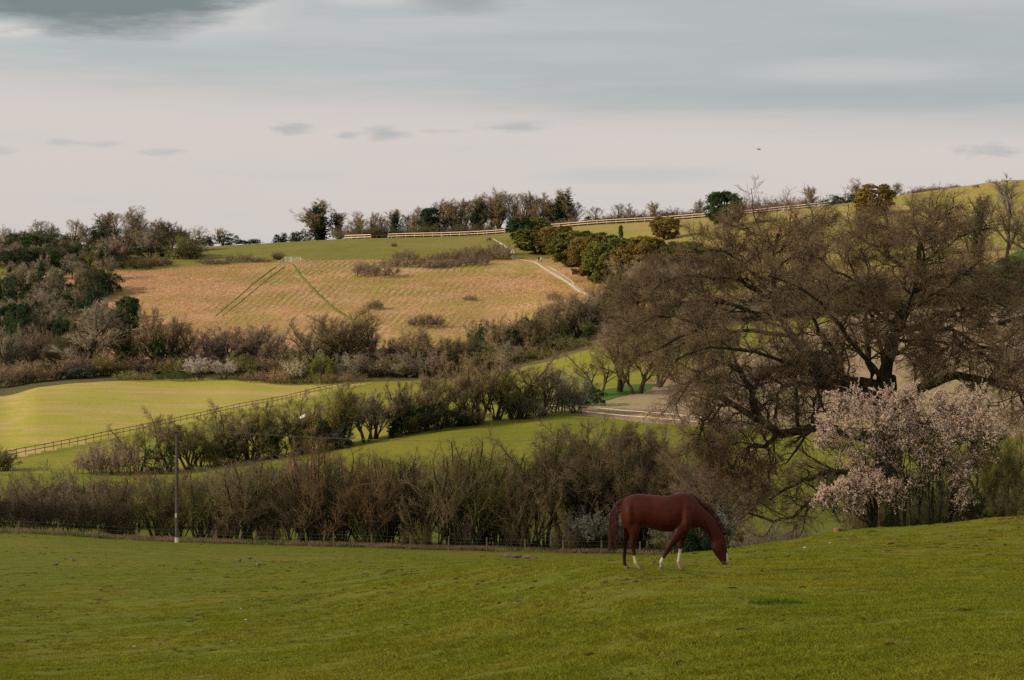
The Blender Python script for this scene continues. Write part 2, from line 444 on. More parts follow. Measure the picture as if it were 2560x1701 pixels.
zone[z7 & ~side(FA, FB) & (fcol < 935)] = 'crop_field'
zone[right_plow] = 'ploughed_field'
zone[(fstrip == 8)] = 'woodland_floor'
zone[(fstrip == 9)] = 'dry_grass_slope'
zone[(fstrip == 9) & (fcol > 1520)] = 'grass_bank'
zone[((fstrip == 8) | (fstrip == 9)) & (fcol > 2340) & (fd > 488) & (fd < 500 + (fcol - 2340) * 0.30)] = 'lush_field'
zone[(fstrip == 10)] = 'hilltop_meadow'
zone[(fstrip == 10) & (fcol > 1420) & (fd < 722)] = 'grass_bank'
AV = np.stack([GX, GD, GZ], -1).reshape(-1, 3)
ZM = {'pasture': M_past, 'valley_pasture': M_vall, 'meadow': M_mead, 'crop_field': M_crop, 'ploughed_field': M_plow, 'woodland_floor': M_wood,
      'lush_field': M_lush, 'dry_grass_slope': M_dry, 'grass_bank': M_bank, 'hilltop_meadow': M_hill, 'far_ground': M_far}
ZL = {'pasture': 'sloping green pasture the horse grazes on', 'valley_pasture': 'green valley pasture behind the near hedge', 'meadow': 'green meadow between hedge and rail fence',
      'crop_field': 'bright yellow green sunlit crop field', 'ploughed_field': 'bare pinkish brown ploughed field', 'woodland_floor': 'ground under the belt of scrub',
      'lush_field': 'bright green field at the right edge', 'dry_grass_slope': 'hillside of dry tan grass with furrows', 'grass_bank': 'sunlit yellow grass bank below the ridge',
      'hilltop_meadow': 'green grass along the hilltop', 'far_ground': 'land beyond the ridge'}
for zn, zm in ZM.items():
    sel = quads[zone == zn]
    if not len(sel):
        continue
    u, invi = np.unique(sel, return_inverse=True)
    o = put(zn, mesh(zn, AV[u], invi.reshape(-1, 4), True), zm)
    tag(o, ZL[zn], kind='structure')
# the ground the photographer stands on and behind
bx = np.linspace(-60, 60, 25); by = np.linspace(-60, 1.0, 20)
BX, BY = np.meshgrid(bx, by)
BZ = np.where(BY >= 0.99, height(BX.ravel(), np.full(BX.size, 1.0)).reshape(BX.shape), CZ - 1.72 + (1.0 - BY) * 0.04)
i2 = np.arange(BX.size).reshape(BX.shape)
q2 = np.stack([i2[:-1, :-1], i2[:-1, 1:], i2[1:, 1:], i2[1:, :-1]], -1).reshape(-1, 4)
tag(put('pasture', mesh('pasture_behind', np.stack([BX, BY, BZ], -1).reshape(-1, 3), q2, True), M_past), 'pasture around the viewpoint', kind='structure')

def ribbon(name, pts, widths, mat, label, lift=0.05, sub=6, jitter=0.15, seed=1):
    """strip of ground cover draped over the land; pts are plan points"""
    rg = np.random.default_rng(seed)
    P = np.array([[p.x, p.y] for p in pts]); n = len(P)
    t = np.linspace(0, n - 1, (n - 1) * sub + 1)
    X = pchip1(np.arange(n), P[:, 0], t); Y = pchip1(np.arange(n), P[:, 1], t); W = pchip1(np.arange(n), widths, t)
    W = W * (1 + jitter * rg.standard_normal(len(W)))
    T = np.stack([np.gradient(X), np.gradient(Y)], -1); T /= np.linalg.norm(T, axis=1)[:, None] + 1e-9
    N = np.stack([T[:, 1], -T[:, 0]], -1)
    V = []
    ks = (-0.5, -0.2, 0.2, 0.5)
    for k in ks:
        x = X + N[:, 0] * W * k; y = Y + N[:, 1] * W * k
        V.append(np.stack([x, y, height(x, y) + lift * (1.0 if abs(k) < 0.4 else 0.5)], -1))
    V = np.stack(V, 1).reshape(-1, 3)
    q = []
    for i in range(len(t) - 1):
        for j in range(3):
            a = i * 4 + j
            q.append((a, a + 1, a + 5, a + 4))
    return tag(put(name, mesh(name, V, np.array(q), True), mat), label, kind='structure')

tp = [px(*p) for p in ((1232, 598), (1246, 606), (1262, 616), (1278, 626), (1283, 637), (1281, 646), (1300, 650), (1332, 655), (1362, 672), (1388, 688), (1412, 702), (1440, 722), (1462, 734), (1490, 744))]
ribbon('chalk_path', tp, [0.4, 0.5, 1.1, 1.3, 1.1, 0.8, 0.5, 0.7, 0.75, 0.9, 0.9, 1.0, 0.9, 0.6], M_chalk, 'white chalk path winding down the hillside', 0.12, 6, 0.12)
ribbon('chalk_path', [px(*p) for p in ((1372, 668), (1394, 680), (1412, 692), (1430, 704), (1436, 712))], [0.4, 0.6, 0.6, 0.6, 0.4], M_chalk, 'thin second strand of the white chalk path', 0.12, 6, 0.12, 2)
ribbon('grass_track', [px(*p) for p in ((733, 663), (748, 685), (775, 715), (810, 750), (850, 782), (895, 806))], [0.7, 0.7, 0.8, 0.9, 1.0, 0.6], M_track, 'green footpath cutting diagonally down the dry slope', 0.16, 12, 0.3, 3)
ribbon('wheel_track', [px(*p) for p in ((690, 668), (640, 705), (590, 748), (538, 792))], [0.45, 0.42, 0.38, 0.15], M_track, 'left wheel rut of the track down the dry slope', 0.16, 14, 0.35, 4)
ribbon('wheel_track', [px(*p) for p in ((712, 668), (662, 705), (610, 748), (556, 792))], [0.45, 0.42, 0.38, 0.15], M_track, 'right wheel rut of the track down the dry slope', 0.16, 14, 0.35, 5)
ribbon('grass_verge', [px(*p) for p in ((1375, 1020), (1430, 1008), (1500, 992), (1560, 976), (1610, 962))], [5, 6, 7, 7, 6], M_lush, 'strip of lush green grass edging the ploughed field', 0.10, 6, 0.1, 6)


# ------------------------------------------------------------------ vegetation: generators
def unit(v):
    return v / (np.linalg.norm(v, axis=-1, keepdims=True) + 1e-9)
def tubes(P, Rr, k):
    """P (B,n,3) centre lines, Rr (B,n) radii -> open k-sided tubes"""
    B, n, _ = P.shape
    T = unit(np.gradient(P, axis=1))
    ref = np.where(np.abs(T[..., 2:3]) > 0.9, np.array([1.0, 0, 0]), np.array([0, 0, 1.0]))
    U = unit(np.cross(T, ref)); W = np.cross(T, U)
    a = np.arange(k) * 2 * math.pi / k
    V = P[:, :, None, :] + Rr[:, :, None, None] * (np.cos(a)[None, None, :, None] * U[:, :, None, :] + np.sin(a)[None, None, :, None] * W[:, :, None, :])
    ii = np.arange(B * n * k).reshape(B, n, k)
    q = np.stack([ii[:, :-1, :], np.roll(ii[:, :-1, :], -1, 2), np.roll(ii[:, 1:, :], -1, 2), ii[:, 1:, :]], -1).reshape(-1, 4)
    return V.reshape(-1, 3), np.concatenate([q[:, [0, 1, 2]], q[:, [0, 2, 3]]])
def cones(A, Bp, r):
    """thin three-sided spikes from A to Bp"""
    T = unit(Bp - A)
    ref = np.where(np.abs(T[:, 2:3]) > 0.9, np.array([1.0, 0, 0]), np.array([0, 0, 1.0]))
    U = unit(np.cross(T, ref)); W = np.cross(T, U)
    n = len(A)
    V = np.empty((n, 4, 3))
    for j in range(3):
        c, s = math.cos(j * 2.094), math.sin(j * 2.094)
        V[:, j] = A + (c * U + s * W) * np.reshape(r, (-1, 1))
    V[:, 3] = Bp
    b = np.arange(n)[:, None] * 4
    Fc = np.concatenate([b + np.array([[0, 1, 3]]), b + np.array([[1, 2, 3]]), b + np.array([[2, 0, 3]])])
    return V.reshape(-1, 3), Fc
def join(parts):
    V, Fc, o = [], [], 0
    for v, f in parts:
        V.append(v); Fc.append(f + o); o += len(v)
    return np.concatenate(V), np.concatenate(Fc)
def grow(rg, P, Rr, m, t0, t1, a0, a1, ln, n, wob, trop, rk, rend=0.35, lenvar=0.35, abs_len=None):
    """m side shoots on every parent line"""
    B, pn, _ = P.shape
    pi = np.repeat(np.arange(B), m)
    t = t0 + (t1 - t0) * (np.tile((np.arange(m) + 0.5) / m, B) + rg.uniform(-0.5, 0.5, B * m) / m)
    f = np.clip(t, 0, 0.999) * (pn - 1); i = f.astype(int); w = (f - i)[:, None]
    p = P[pi, i] * (1 - w) + P[pi, i + 1] * w
    tan = unit(P[pi, i + 1] - P[pi, i])
    r0 = (Rr[pi, i] * (1 - w[:, 0]) + Rr[pi, i + 1] * w[:, 0])
    perp = unit(np.cross(tan, rg.standard_normal((B * m, 3))))
    a = rg.uniform(a0, a1, B * m)[:, None]
    d = np.cos(a) * tan + np.sin(a) * perp
    plen = np.linalg.norm(np.diff(P, axis=1), axis=2).sum(1)[pi]
    L = (abs_len if abs_len else ln * plen) * (1 - 0.45 * np.clip(t, 0, 1)) * rg.uniform(1 - lenvar, 1 + lenvar, B * m)
    out = np.empty((B * m, n, 3)); out[:, 0] = p
    for j in range(1, n):
        d = unit(d + wob * rg.standard_normal((B * m, 3)) + np.array([0, 0, trop]))
        p = p + d * (L / (n - 1))[:, None]
        out[:, j] = p
    rr = (r0 * rk)[:, None] * np.linspace(1, rend, n)[None, :]
    return out, rr
def spikes(rg, P, Rr, m, ln, r, a0=0.3, a1=0.9, trop=0.1, t0=0.1):
    """last, finest shoots"""
    A, _ = grow(rg, P, Rr, m, t0, 1.0, a0, a1, 1.0, 2, 0.15, trop, 1.0, abs_len=ln)
    return cones(A[:, 0], A[:, 1], np.full(len(A), r))
def stems(rg, nst, h, base_r, a0, a1, n, wob, trop, rad, lenvar=0.2):
    az = rg.uniform(0, 2 * math.pi, nst); a = rg.uniform(a0, a1, nst)
    br = base_r * np.sqrt(rg.uniform(0, 1, nst))
    p = np.stack([br * np.cos(az), br * np.sin(az), np.zeros(nst) - 0.02 * h], -1)
    d = np.stack([np.sin(a) * np.cos(az), np.sin(a) * np.sin(az), np.cos(a)], -1)
    L = h * rg.uniform(1 - lenvar, 1 + lenvar, nst)
    out = np.empty((nst, n, 3)); out[:, 0] = p
    for j in range(1, n):
        d = unit(d + wob * rg.standard_normal((nst, 3)) + np.array([0, 0, trop]))
        p = p + d * (L / (n - 1))[:, None]; out[:, j] = p
    rr = rad * rg.uniform(0.6, 1.2, nst)[:, None] * np.linspace(1, 0.4, n)[None, :]
    return out, rr
def leaves(rg, pts, nrm, size, flat=0.5):
    """small four-cornered leaves at pts facing roughly nrm"""
    n = len(pts)
    nn = unit(nrm + flat * rg.standard_normal((n, 3)))
    U = unit(np.cross(nn, rg.standard_normal((n, 3)))); W = np.cross(nn, U)
    s = size * rg.uniform(0.6, 1.4, n)[:, None]
    V = np.stack([pts - U * s, pts + W * s * 0.55, pts + U * s, pts - W * s * 0.55 + nn * s * 0.25], 1).reshape(-1, 3)
    b = np.arange(n)[:, None] * 4
    return V, np.concatenate([b + np.array([[0, 1, 2]]), b + np.array([[0, 2, 3]])])
def blobs(rg, Cn, Rd, per, size, flat=0.6, squash=0.8):
    k = np.repeat(np.arange(len(Cn)), per)
    d = unit(rg.standard_normal((len(k), 3)))
    d[:, 2] = np.where(d[:, 2] < -0.3, -d[:, 2], d[:, 2])
    r = Rd[k] * rg.uniform(0.45, 1.0, len(k)) ** 0.6
    pts = Cn[k] + d * r[:, None] * np.array([1, 1, squash])
    return leaves(rg, pts, d + np.array([0, 0, 0.3]), size, flat)

def dome(V, zc, rx, rz, k=0.3):
    """draw shoots that stray outside the crown's envelope back towards it"""
    c = np.array([0, 0, zc]); s = np.array([rx, rx, rz])
    q = (V - c) / s; n = np.linalg.norm(q, axis=1, keepdims=True)
    return c + q * np.where(n > 1, (1 + k * (n - 1)) / n, 1.0) * s
PROTO = {}
def proto(key, **parts):
    """parts: name -> (V, F, material); everything scaled to unit height"""
    allv = np.concatenate([v[0] for v in parts.values()])
    hgt = np.percentile(allv[:, 2], 99.7); wid = np.percentile(np.abs(allv[:, :2]), 98.5) * 2
    PROTO[key] = {'w': wid / hgt, 'parts': {}}
    for nm, (V, Fc, mt) in parts.items():
        me = mesh(key + '_' + nm, V / hgt, Fc)
        me.materials.append(mt)
        PROTO[key]['parts'][nm] = me

def mk_coppice(key, seed, nst, a1, ivy=0):
    rg = np.random.default_rng(seed)
    P0, R0 = stems(rg, nst, 1.0, 0.09, 0.02, a1, 7, 0.10, 0.03, 0.011, 0.35)
    P1, R1 = grow(rg, P0, R0, 8, 0.15, 1.0, 0.25, 0.85, 0.42, 5, 0.16, 0.05, 0.55)
    P2, R2 = grow(rg, P1, R1, 7, 0.2, 1.0, 0.25, 0.8, 0.42, 3, 0.15, 0.06, 0.6)
    tw = join([tubes(P1, R1, 3), tubes(P2, np.clip(R2, 0.0009, 0.0016), 3), spikes(rg, P2, R2, 5, 0.085, 0.0012, 0.4, 1.2), spikes(rg, P1, R1, 9, 0.11, 0.0013, 0.4, 1.2), spikes(rg, P0, R0, 14, 0.13, 0.0015, 0.5, 1.3)])
    tw = (dome(tw[0], 0.50, 0.40, 0.50), tw[1])
    sv, sf = tubes(P0, R0, 5)
    d = {'stems': (dome(sv, 0.50, 0.40, 0.50), sf, M_bark), 'twigs': (*tw, M_twig)}
    if ivy:
        k = rg.integers(0, min(nst, 5), 1800); i = rg.integers(0, 5, 1800)
        pts = P0[k, i] + rg.standard_normal((1800, 3)) * np.array([0.045, 0.045, 0.06])
        d['ivy'] = (*leaves(rg, pts, unit(rg.standard_normal((1800, 3))), 0.016), M_leaf)
    proto(key, **d)
def mk_spread(key, seed, ntr, th, lean, a0, a1, trop, ivy=0, flat=1.0):
    rg = np.random.default_rng(seed)
    P0, R0 = stems(rg, ntr, th, 0.07 if ntr > 1 else 0.0, 0.05, lean, 6, 0.14, 0.05, 0.030 if ntr < 3 else 0.022)
    P1, R1 = grow(rg, P0, R0, 6 if ntr > 1 else 12, 0.30, 1.0, a0, a1, 1.0, 6, 0.17, trop, 0.62, abs_len=0.58)
    P2, R2 = grow(rg, P1, R1, 8, 0.2, 1.0, 0.35, 0.95, 0.46, 5, 0.18, trop, 0.55)
    P3, R3 = grow(rg, P2, R2, 9, 0.15, 1.0, 0.35, 1.0, 0.46, 3, 0.2, 0.04, 0.6)
    tw = join([tubes(P2, R2, 3), tubes(P3, np.clip(R3, 0.0010, 0.0018), 3), spikes(rg, P3, R3, 4, 0.075, 0.0013), spikes(rg, P2, R2, 5, 0.085, 0.0014)])
    V, Fc = join([tubes(P0, R0, 7), tubes(P1, R1, 5)])
    tw = (dome(tw[0], 0.62, 0.50, 0.46), tw[1]); V = dome(V, 0.60, 0.48, 0.64)
    for arr in (V, tw[0]):
        arr[:, 2] *= flat
    d = {'trunk': (V, Fc, M_bark), 'crown': (*tw, M_twig)}
    if ivy:
        n = int(1500 * ivy)
        k = rg.integers(0, len(P0), n); i = rg.integers(1, 6, n)
        k1 = rg.integers(0, len(P1), n); i1 = rg.integers(0, 3, n)
        w = rg.uniform(0, 1, n)[:, None] < 0.55
        pts = np.where(w, P0[k, i], P1[k1, i1]) + rg.standard_normal((n, 3)) * 0.045
        d['ivy'] = (*leaves(rg, pts, unit(rg.standard_normal((n, 3))), 0.022), M_leaf)
    proto(key, **d)
def mk_ash(key, seed, ivy=0):
    rg = np.random.default_rng(seed)
    P0, R0 = stems(rg, 1, 0.85, 0, 0.0, 0.08, 8, 0.05, 0.1, 0.026)
    P1, R1 = grow(rg, P0, R0, 17, 0.14, 1.0, 0.35, 0.75, 0.62, 6, 0.10, 0.11, 0.55)
    P2, R2 = grow(rg, P1, R1, 8, 0.2, 1.0, 0.3, 0.8, 0.45, 4, 0.12, 0.10, 0.6)
    P3, R3 = grow(rg, P2, R2, 5, 0.2, 1.0, 0.3, 0.75, 0.55, 3, 0.10, 0.1, 0.65)
    tw = join([tubes(P2, R2, 3), tubes(P3, np.clip(R3, 0.0012, 0.0022), 3), spikes(rg, P3, R3, 4, 0.075, 0.0014), spikes(rg, P2, R2, 3, 0.085, 0.0015)])
    tw = (dome(tw[0], 0.58, 0.38, 0.50, 0.45), tw[1])
    d = {'trunk': (*(lambda vf: (dome(vf[0], 0.56, 0.36, 0.58, 0.4), vf[1]))(join([tubes(P0, R0, 7), tubes(P1, R1, 4)])), M_bark), 'crown': (*tw, M_twig)}
    if ivy:
        n = int(2200 * ivy)
        i = rg.integers(0, 7, n); k1 = rg.integers(0, len(P1), n); i1 = rg.integers(0, 4, n)
        w = rg.uniform(0, 1, n)[:, None] < 0.45
        pts = np.where(w, P0[0, i], P1[k1, i1]) + rg.standard_normal((n, 3)) * np.array([0.04, 0.04, 0.05])
        d['ivy'] = (*leaves(rg, pts, unit(rg.standard_normal((n, 3))), 0.024), M_leaf)
    proto(key, **d)
def mk_scrub(key, seed, wide):
    rg = np.random.default_rng(seed)
    nst = 46
    az = rg.uniform(0, 2 * math.pi, nst); r = np.sqrt(rg.uniform(0, 1, nst)) * wide
    base = np.stack([r * np.cos(az), r * np.sin(az), np.zeros(nst)], -1)
    P0, R0 = stems(rg, nst, 0.8, 0, 0.0, 0.6, 5, 0.16, 0.03, 0.010, 0.35)
    P0 = P0 * (1 - 0.35 * (r / wide) ** 2)[:, None, None] + base[:, None, :]
    P1, R1 = grow(rg, P0, R0, 6, 0.15, 1.0, 0.3, 1.0, 0.5, 4, 0.2, 0.02, 0.6)
    P2, R2 = grow(rg, P1, R1, 5, 0.2, 1.0, 0.3, 1.0, 0.5, 3, 0.2, 0.02, 0.7)
    tw = join([tubes(P1, R1, 3), tubes(P2, np.maximum(R2, 0.002), 3), spikes(rg, P2, R2, 4, 0.12, 0.0035), spikes(rg, P1, R1, 5, 0.14, 0.0035)])
    proto(key, stems=(*tubes(P0, R0, 4), M_bark), twigs=(*tw, M_twig))
def mk_yew(key, seed, nb, wide, spiky=0.0, low=0.1):
    rg = np.random.default_rng(seed)
    P0, R0 = stems(rg, 5, 0.8, 0.05, 0.05, 0.5, 5, 0.1, 0.05, 0.03)
    u = rg.uniform(0, 1, nb); az = rg.uniform(0, 2 * math.pi, nb)
    z = low + (0.88 - low) * u
    prof = np.sin(np.clip((z - low * 0.3) / 0.98, 0, 1) * math.pi * 0.86 + 0.32) ** 0.75
    rr = wide * prof * rg.uniform(0.55, 1.0, nb)
    Cn = np.stack([rr * np.cos(az), rr * np.sin(az), z], -1)
    Rd = rg.uniform(0.05, 0.12, nb)
    parts = [blobs(rg, Cn, Rd, 90, 0.022, 1.0, 1.0)]
    if spiky:
        m = int(nb * 3)
        k = rg.integers(0, nb, m)
        d = unit(np.stack([np.cos(az[k]), np.sin(az[k]), np.full(m, 0.75)], -1) + 0.25 * rg.standard_normal((m, 3)))
        for s in np.linspace(0.2, 1.0, 14):
            parts.append(leaves(rg, Cn[k] + d * (s * spiky) + 0.012 * rg.standard_normal((m, 3)), d, 0.022 * (1.2 - 0.6 * s), 0.9))
    lv = join(parts)
    lv[0][:, 2] = np.maximum(lv[0][:, 2], 0.0)
    proto(key, trunk=(*tubes(P0, R0, 6), M_bark), crown=(*lv, M_leaf))
def mk_evbush(key, seed, nb, wide):
    rg = np.random.default_rng(seed)
    P0, R0 = stems(rg, 9, 0.7, 0.12, 0.0, 0.6, 5, 0.12, 0.04, 0.014)
    th = rg.uniform(0, 2 * math.pi, nb); r = np.sqrt(rg.uniform(0, 1, nb)) * wide
    z = rg.uniform(0.05, 0.82, nb) * np.sqrt(np.clip(1 - (r / (wide * 1.1)) ** 2, 0.05, 1))
    Cn = np.stack([r * np.cos(th), r * np.sin(th), z], -1)
    lv = blobs(rg, Cn, rg.uniform(0.1, 0.2, nb), 120, 0.022, 0.9, 0.85)
    lv[0][:, 2] = np.maximum(lv[0][:, 2], 0.0)
    P1, R1 = grow(rg, P0, R0, 6, 0.3, 1, 0.3, 0.9, 0.45, 3, 0.15, 0.05, 0.6)
    proto(key, stems=(*join([tubes(P0, R0, 5), tubes(P1, R1, 3), spikes(rg, P1, R1, 10, 0.10, 0.003)]), M_bark), foliage=(*lv, M_leaf))
def mk_blossom(key, seed, nst, per, size, wide=0.6):
    rg = np.random.default_rng(seed)
    P0, R0 = stems(rg, nst, 0.75, 0.14, 0.05, wide, 6, 0.12, 0.05, 0.012)
    P1, R1 = grow(rg, P0, R0, 8, 0.35, 1.0, 0.3, 1.0, 0.5, 5, 0.16, 0.05, 0.6)
    P2, R2 = grow(rg, P1, R1, 8, 0.15, 1.0, 0.3, 1.0, 0.5, 4, 0.18, 0.05, 0.6)
    P3, R3 = grow(rg, P2, R2, 3, 0.2, 1.0, 0.3, 1.0, 0.6, 3, 0.2, 0.08, 0.7)
    tw = join([tubes(P1, R1, 3), tubes(P2, R2, 3), tubes(P3, np.maximum(R3, 0.001), 3)])
    pts = []
    for (P, q) in ((P3, per), (P2, per)):
        n = len(P) * q
        k = np.repeat(np.arange(len(P)), q)
        t = rg.uniform(0.1, 1.0, n) * (P.shape[1] - 1.001); i = t.astype(int); w = (t - i)[:, None]
        pts.append(P[k, i] * (1 - w) + P[k, i + 1] * w)
    pts = np.concatenate(pts) ; pts = pts + 0.006 * rg.standard_normal(pts.shape)
    pts = pts[rg.uniform(0, 1, len(pts)) < np.clip((pts[:, 2] - 0.12) * 2.2, 0.05, 1)]
    pe = leaves(rg, pts, unit(rg.standard_normal(pts.shape)), size, 0.8)
    proto(key, stems=(*tubes(P0, R0, 5), M_bark), twigs=(*tw, M_twig), blossom=(*pe, M_petal))

for i in range(5):
    mk_coppice('coppice%d' % i, 20 + i, (16, 22, 13, 19, 15)[i], (0.55, 0.42, 0.66, 0.5, 0.35)[i])
mk_coppice('coppice_ivy', 31, 14, 0.45, 1)
mk_spread('spread0', 40, 4, 0.38, 0.45, 0.3, 0.9, 0.05)
mk_spread('spread1', 41, 3, 0.42, 0.55, 0.4, 1.0, 0.03, 0, 0.95)
mk_spread('spread2', 42, 2, 0.40, 0.35, 0.4, 1.0, 0.06)
mk_spread('spread3', 43, 5, 0.40, 0.5, 0.3, 0.9, 0.05)
mk_spread('flattop', 44, 2, 0.50, 0.75, 0.5, 1.2, 0.0, 0, 0.8)
mk_spread('spread_ivy', 45, 2, 0.45, 0.45, 0.4, 1.0, 0.05, 1.0)
for i in range(3):
    mk_ash('ash%d' % i, 50 + i)
mk_ash('ash_ivy', 55, 1.0)
mk_ash('ash_ivy2', 56, 0.6)
mk_scrub('scrub0', 60, 0.5); mk_scrub('scrub1', 61, 0.9); mk_scrub('scrub2', 62, 0.35)
mk_yew('yew0', 70, 120, 0.36, 0.10); mk_yew('yew1', 71, 150, 0.46, 0.09); mk_yew('yew2', 72, 110, 0.32, 0.12)
mk_yew('yew_spiky', 73, 150, 0.42, 0.17); mk_yew('conifer', 74, 80, 0.26, 0.10, 0.02)
mk_evbush('evbush0', 80, 40, 0.45); mk_evbush('evbush1', 81, 40, 0.75)
mk_blossom('blossom_small', 90, 12, 5, 0.012)

# tints (linear albedo)
BR = (0.195, 0.134, 0.071); BRD = (0.122, 0.084, 0.047); PU = (0.208, 0.138, 0.096); RD = (0.220, 0.122, 0.065)
GY = (0.212, 0.168, 0.114); OL = (0.195, 0.160, 0.052); OLD = (0.110, 0.094, 0.036); TAN = (0.26, 0.165, 0.09)
BK = (0.060, 0.044, 0.028); BKG = (0.060, 0.052, 0.026)
IV = (0.050, 0.075, 0.026); IVD = (0.032, 0.052, 0.024); YW = (0.125, 0.124, 0.032); YR = (0.185, 0.124, 0.036); YD = (0.045, 0.070, 0.026)
YG = (0.20, 0.20, 0.035); WH = (0.62, 0.54, 0.46); CR = (0.60, 0.52, 0.34)
KINDS = {   # noun, object name, category, variants
    'coppice': ('coppiced shrub', 'coppiced_shrub', 'shrub', ['coppice0', 'coppice1', 'coppice2', 'coppice3', 'coppice4']),
    'copivy': ('ivy covered coppiced shrub', 'coppiced_shrub', 'shrub', ['coppice_ivy']),
    'tree': ('bare tree', 'bare_tree', 'tree', ['spread0', 'spread1', 'spread2', 'spread3']),
    'flat': ('flat topped thorn tree', 'thorn_tree', 'tree', ['flattop']),
    'treeivy': ('tree with ivied trunk', 'ivy_clad_tree', 'tree', ['spread_ivy']),
    'ash': ('bare upright tree', 'bare_tree', 'tree', ['ash0', 'ash1', 'ash2']),
    'ashivy': ('tall ivied tree', 'ivy_clad_tree', 'tree', ['ash_ivy', 'ash_ivy2']),
    'scrub': ('twiggy bush', 'thorn_bush', 'bush', ['scrub0', 'scrub1', 'scrub2']),
    'low': ('low spreading bush', 'thorn_bush', 'bush', ['scrub1']),
    'yew': ('dense yew tree', 'yew_tree', 'tree', ['yew0', 'yew1', 'yew2']),
    'spiky': ('spiky evergreen tree', 'yew_tree', 'tree', ['yew_spiky']),
    'conifer': ('dark conifer', 'conifer_tree', 'tree', ['conifer']),
    'ever': ('evergreen bush', 'evergreen_bush', 'bush', ['evbush0', 'evbush1']),
    'blossom': ('white blossoming shrub', 'blossoming_shrub', 'shrub', ['blossom_small']),
}
ORD = ['', 'first', 'second', 'third', 'fourth', 'fifth', 'sixth', 'seventh', 'eighth', 'ninth', 'tenth', 'eleventh', 'twelfth', 'thirteenth', 'fourteenth', 'fifteenth',
       'sixteenth', 'seventeenth', 'eighteenth', 'nineteenth', 'twentieth', 'twenty-first', 'twenty-second', 'twenty-third', 'twenty-fourth', 'twenty-fifth', 'twenty-sixth',
       'twenty-seventh', 'twenty-eighth', 'twenty-ninth', 'thirtieth']
def place(kind, base, h, w, crown, bark, label, group, extra=None, seed=None, variant=None, lean=0.0):
    rg = random.Random(seed if seed is not None else int(base.x * 977 + base.y * 131))
    noun, nm, cat, vs = KINDS[kind]
    key = variant or vs[rg.randrange(len(vs))]
    pr = PROTO[key]
    root = empty(nm, base, label, cat, group)
    root.rotation_euler = (rg.uniform(-0.04, 0.04), lean + rg.uniform(-0.04, 0.04), rg.uniform(0, 6.283))
    cap = {'ash': 0.85, 'ashivy': 0.85, 'tree': 1.2, 'treeivy': 1.15, 'coppice': 1.1}.get(kind)
    if w and cap:
        w = min(w, cap * h * rg.uniform(0.9, 1.1))
    sw = (w / pr['w'] if w else h * rg.uniform(0.9, 1.1))
    root.scale = (sw, sw * rg.uniform(0.9, 1.1), h)
    if lean:
        root.rotation_euler[2] = rg.uniform(-0.3, 0.3)
    for pn, me in pr['parts'].items():
        o = bpy.data.objects.new(pn, me)
        C.objects.link(o); o.parent = root
        c = {'stems': bark, 'trunk': bark, 'ivy': extra or IV, 'blossom': extra or WH}.get(pn, crown)
        k = rg.uniform(0.88, 1.12)
        o.color = (c[0] * k, c[1] * k, c[2] * k, 1)
    return root
TALL = ('tree', 'treeivy', 'flat', 'ash')
WIDE = {'coppice': 1.45, 'copivy': 1.35, 'tree': 1.2, 'treeivy': 1.2, 'flat': 1.3, 'ash': 1.2, 'ashivy': 1.2, 'yew': 1.15, 'conifer': 1.0, 'ever': 1.1, 'scrub': 1.3, 'low': 1.15}
def row(items, phrase, group):
    """items: (kind, column, distance, top row, width in columns or None, crown tint, look word[, extra]); labelled in order from the left"""
    items = sorted(items, key=lambda t: t[1])
    cnt, tot = {}, {}
    for it in items:
        k = (KINDS[it[0]][0], it[6]); tot[k] = tot.get(k, 0) + 1
    for n, it in enumerate(items):
        kind, x, d, top, wpx, tint, look = it[:7]
        k = (KINDS[kind][0], look); cnt[k] = cnt.get(k, 0) + 1
        b = at(x, d) if d > 0 else px(x, -d, 420)
        d = b.y
        if kind in TALL and 290 < d < 520:
            top -= 0.16 * (rowof(b) - top)
        h = max(0.6, (rowof(b) - top) / F * d)
        if wpx:
            wpx *= WIDE.get(kind, 1.2)
        noun = (look + ' ' if look else '') + k[0]
        lab = ('%s %s' % (noun, phrase)) if tot[k] == 1 else ('%s %s from the left %s' % (ORD[cnt[k]], noun, phrase))
        bk = BKG if tint in (OL, OLD) else BK
        place(kind, b, h, wpx * d / F if wpx else None, tint, bk, lab, group, it[7] if len(it) > 7 else None, seed=n * 31 + int(x))

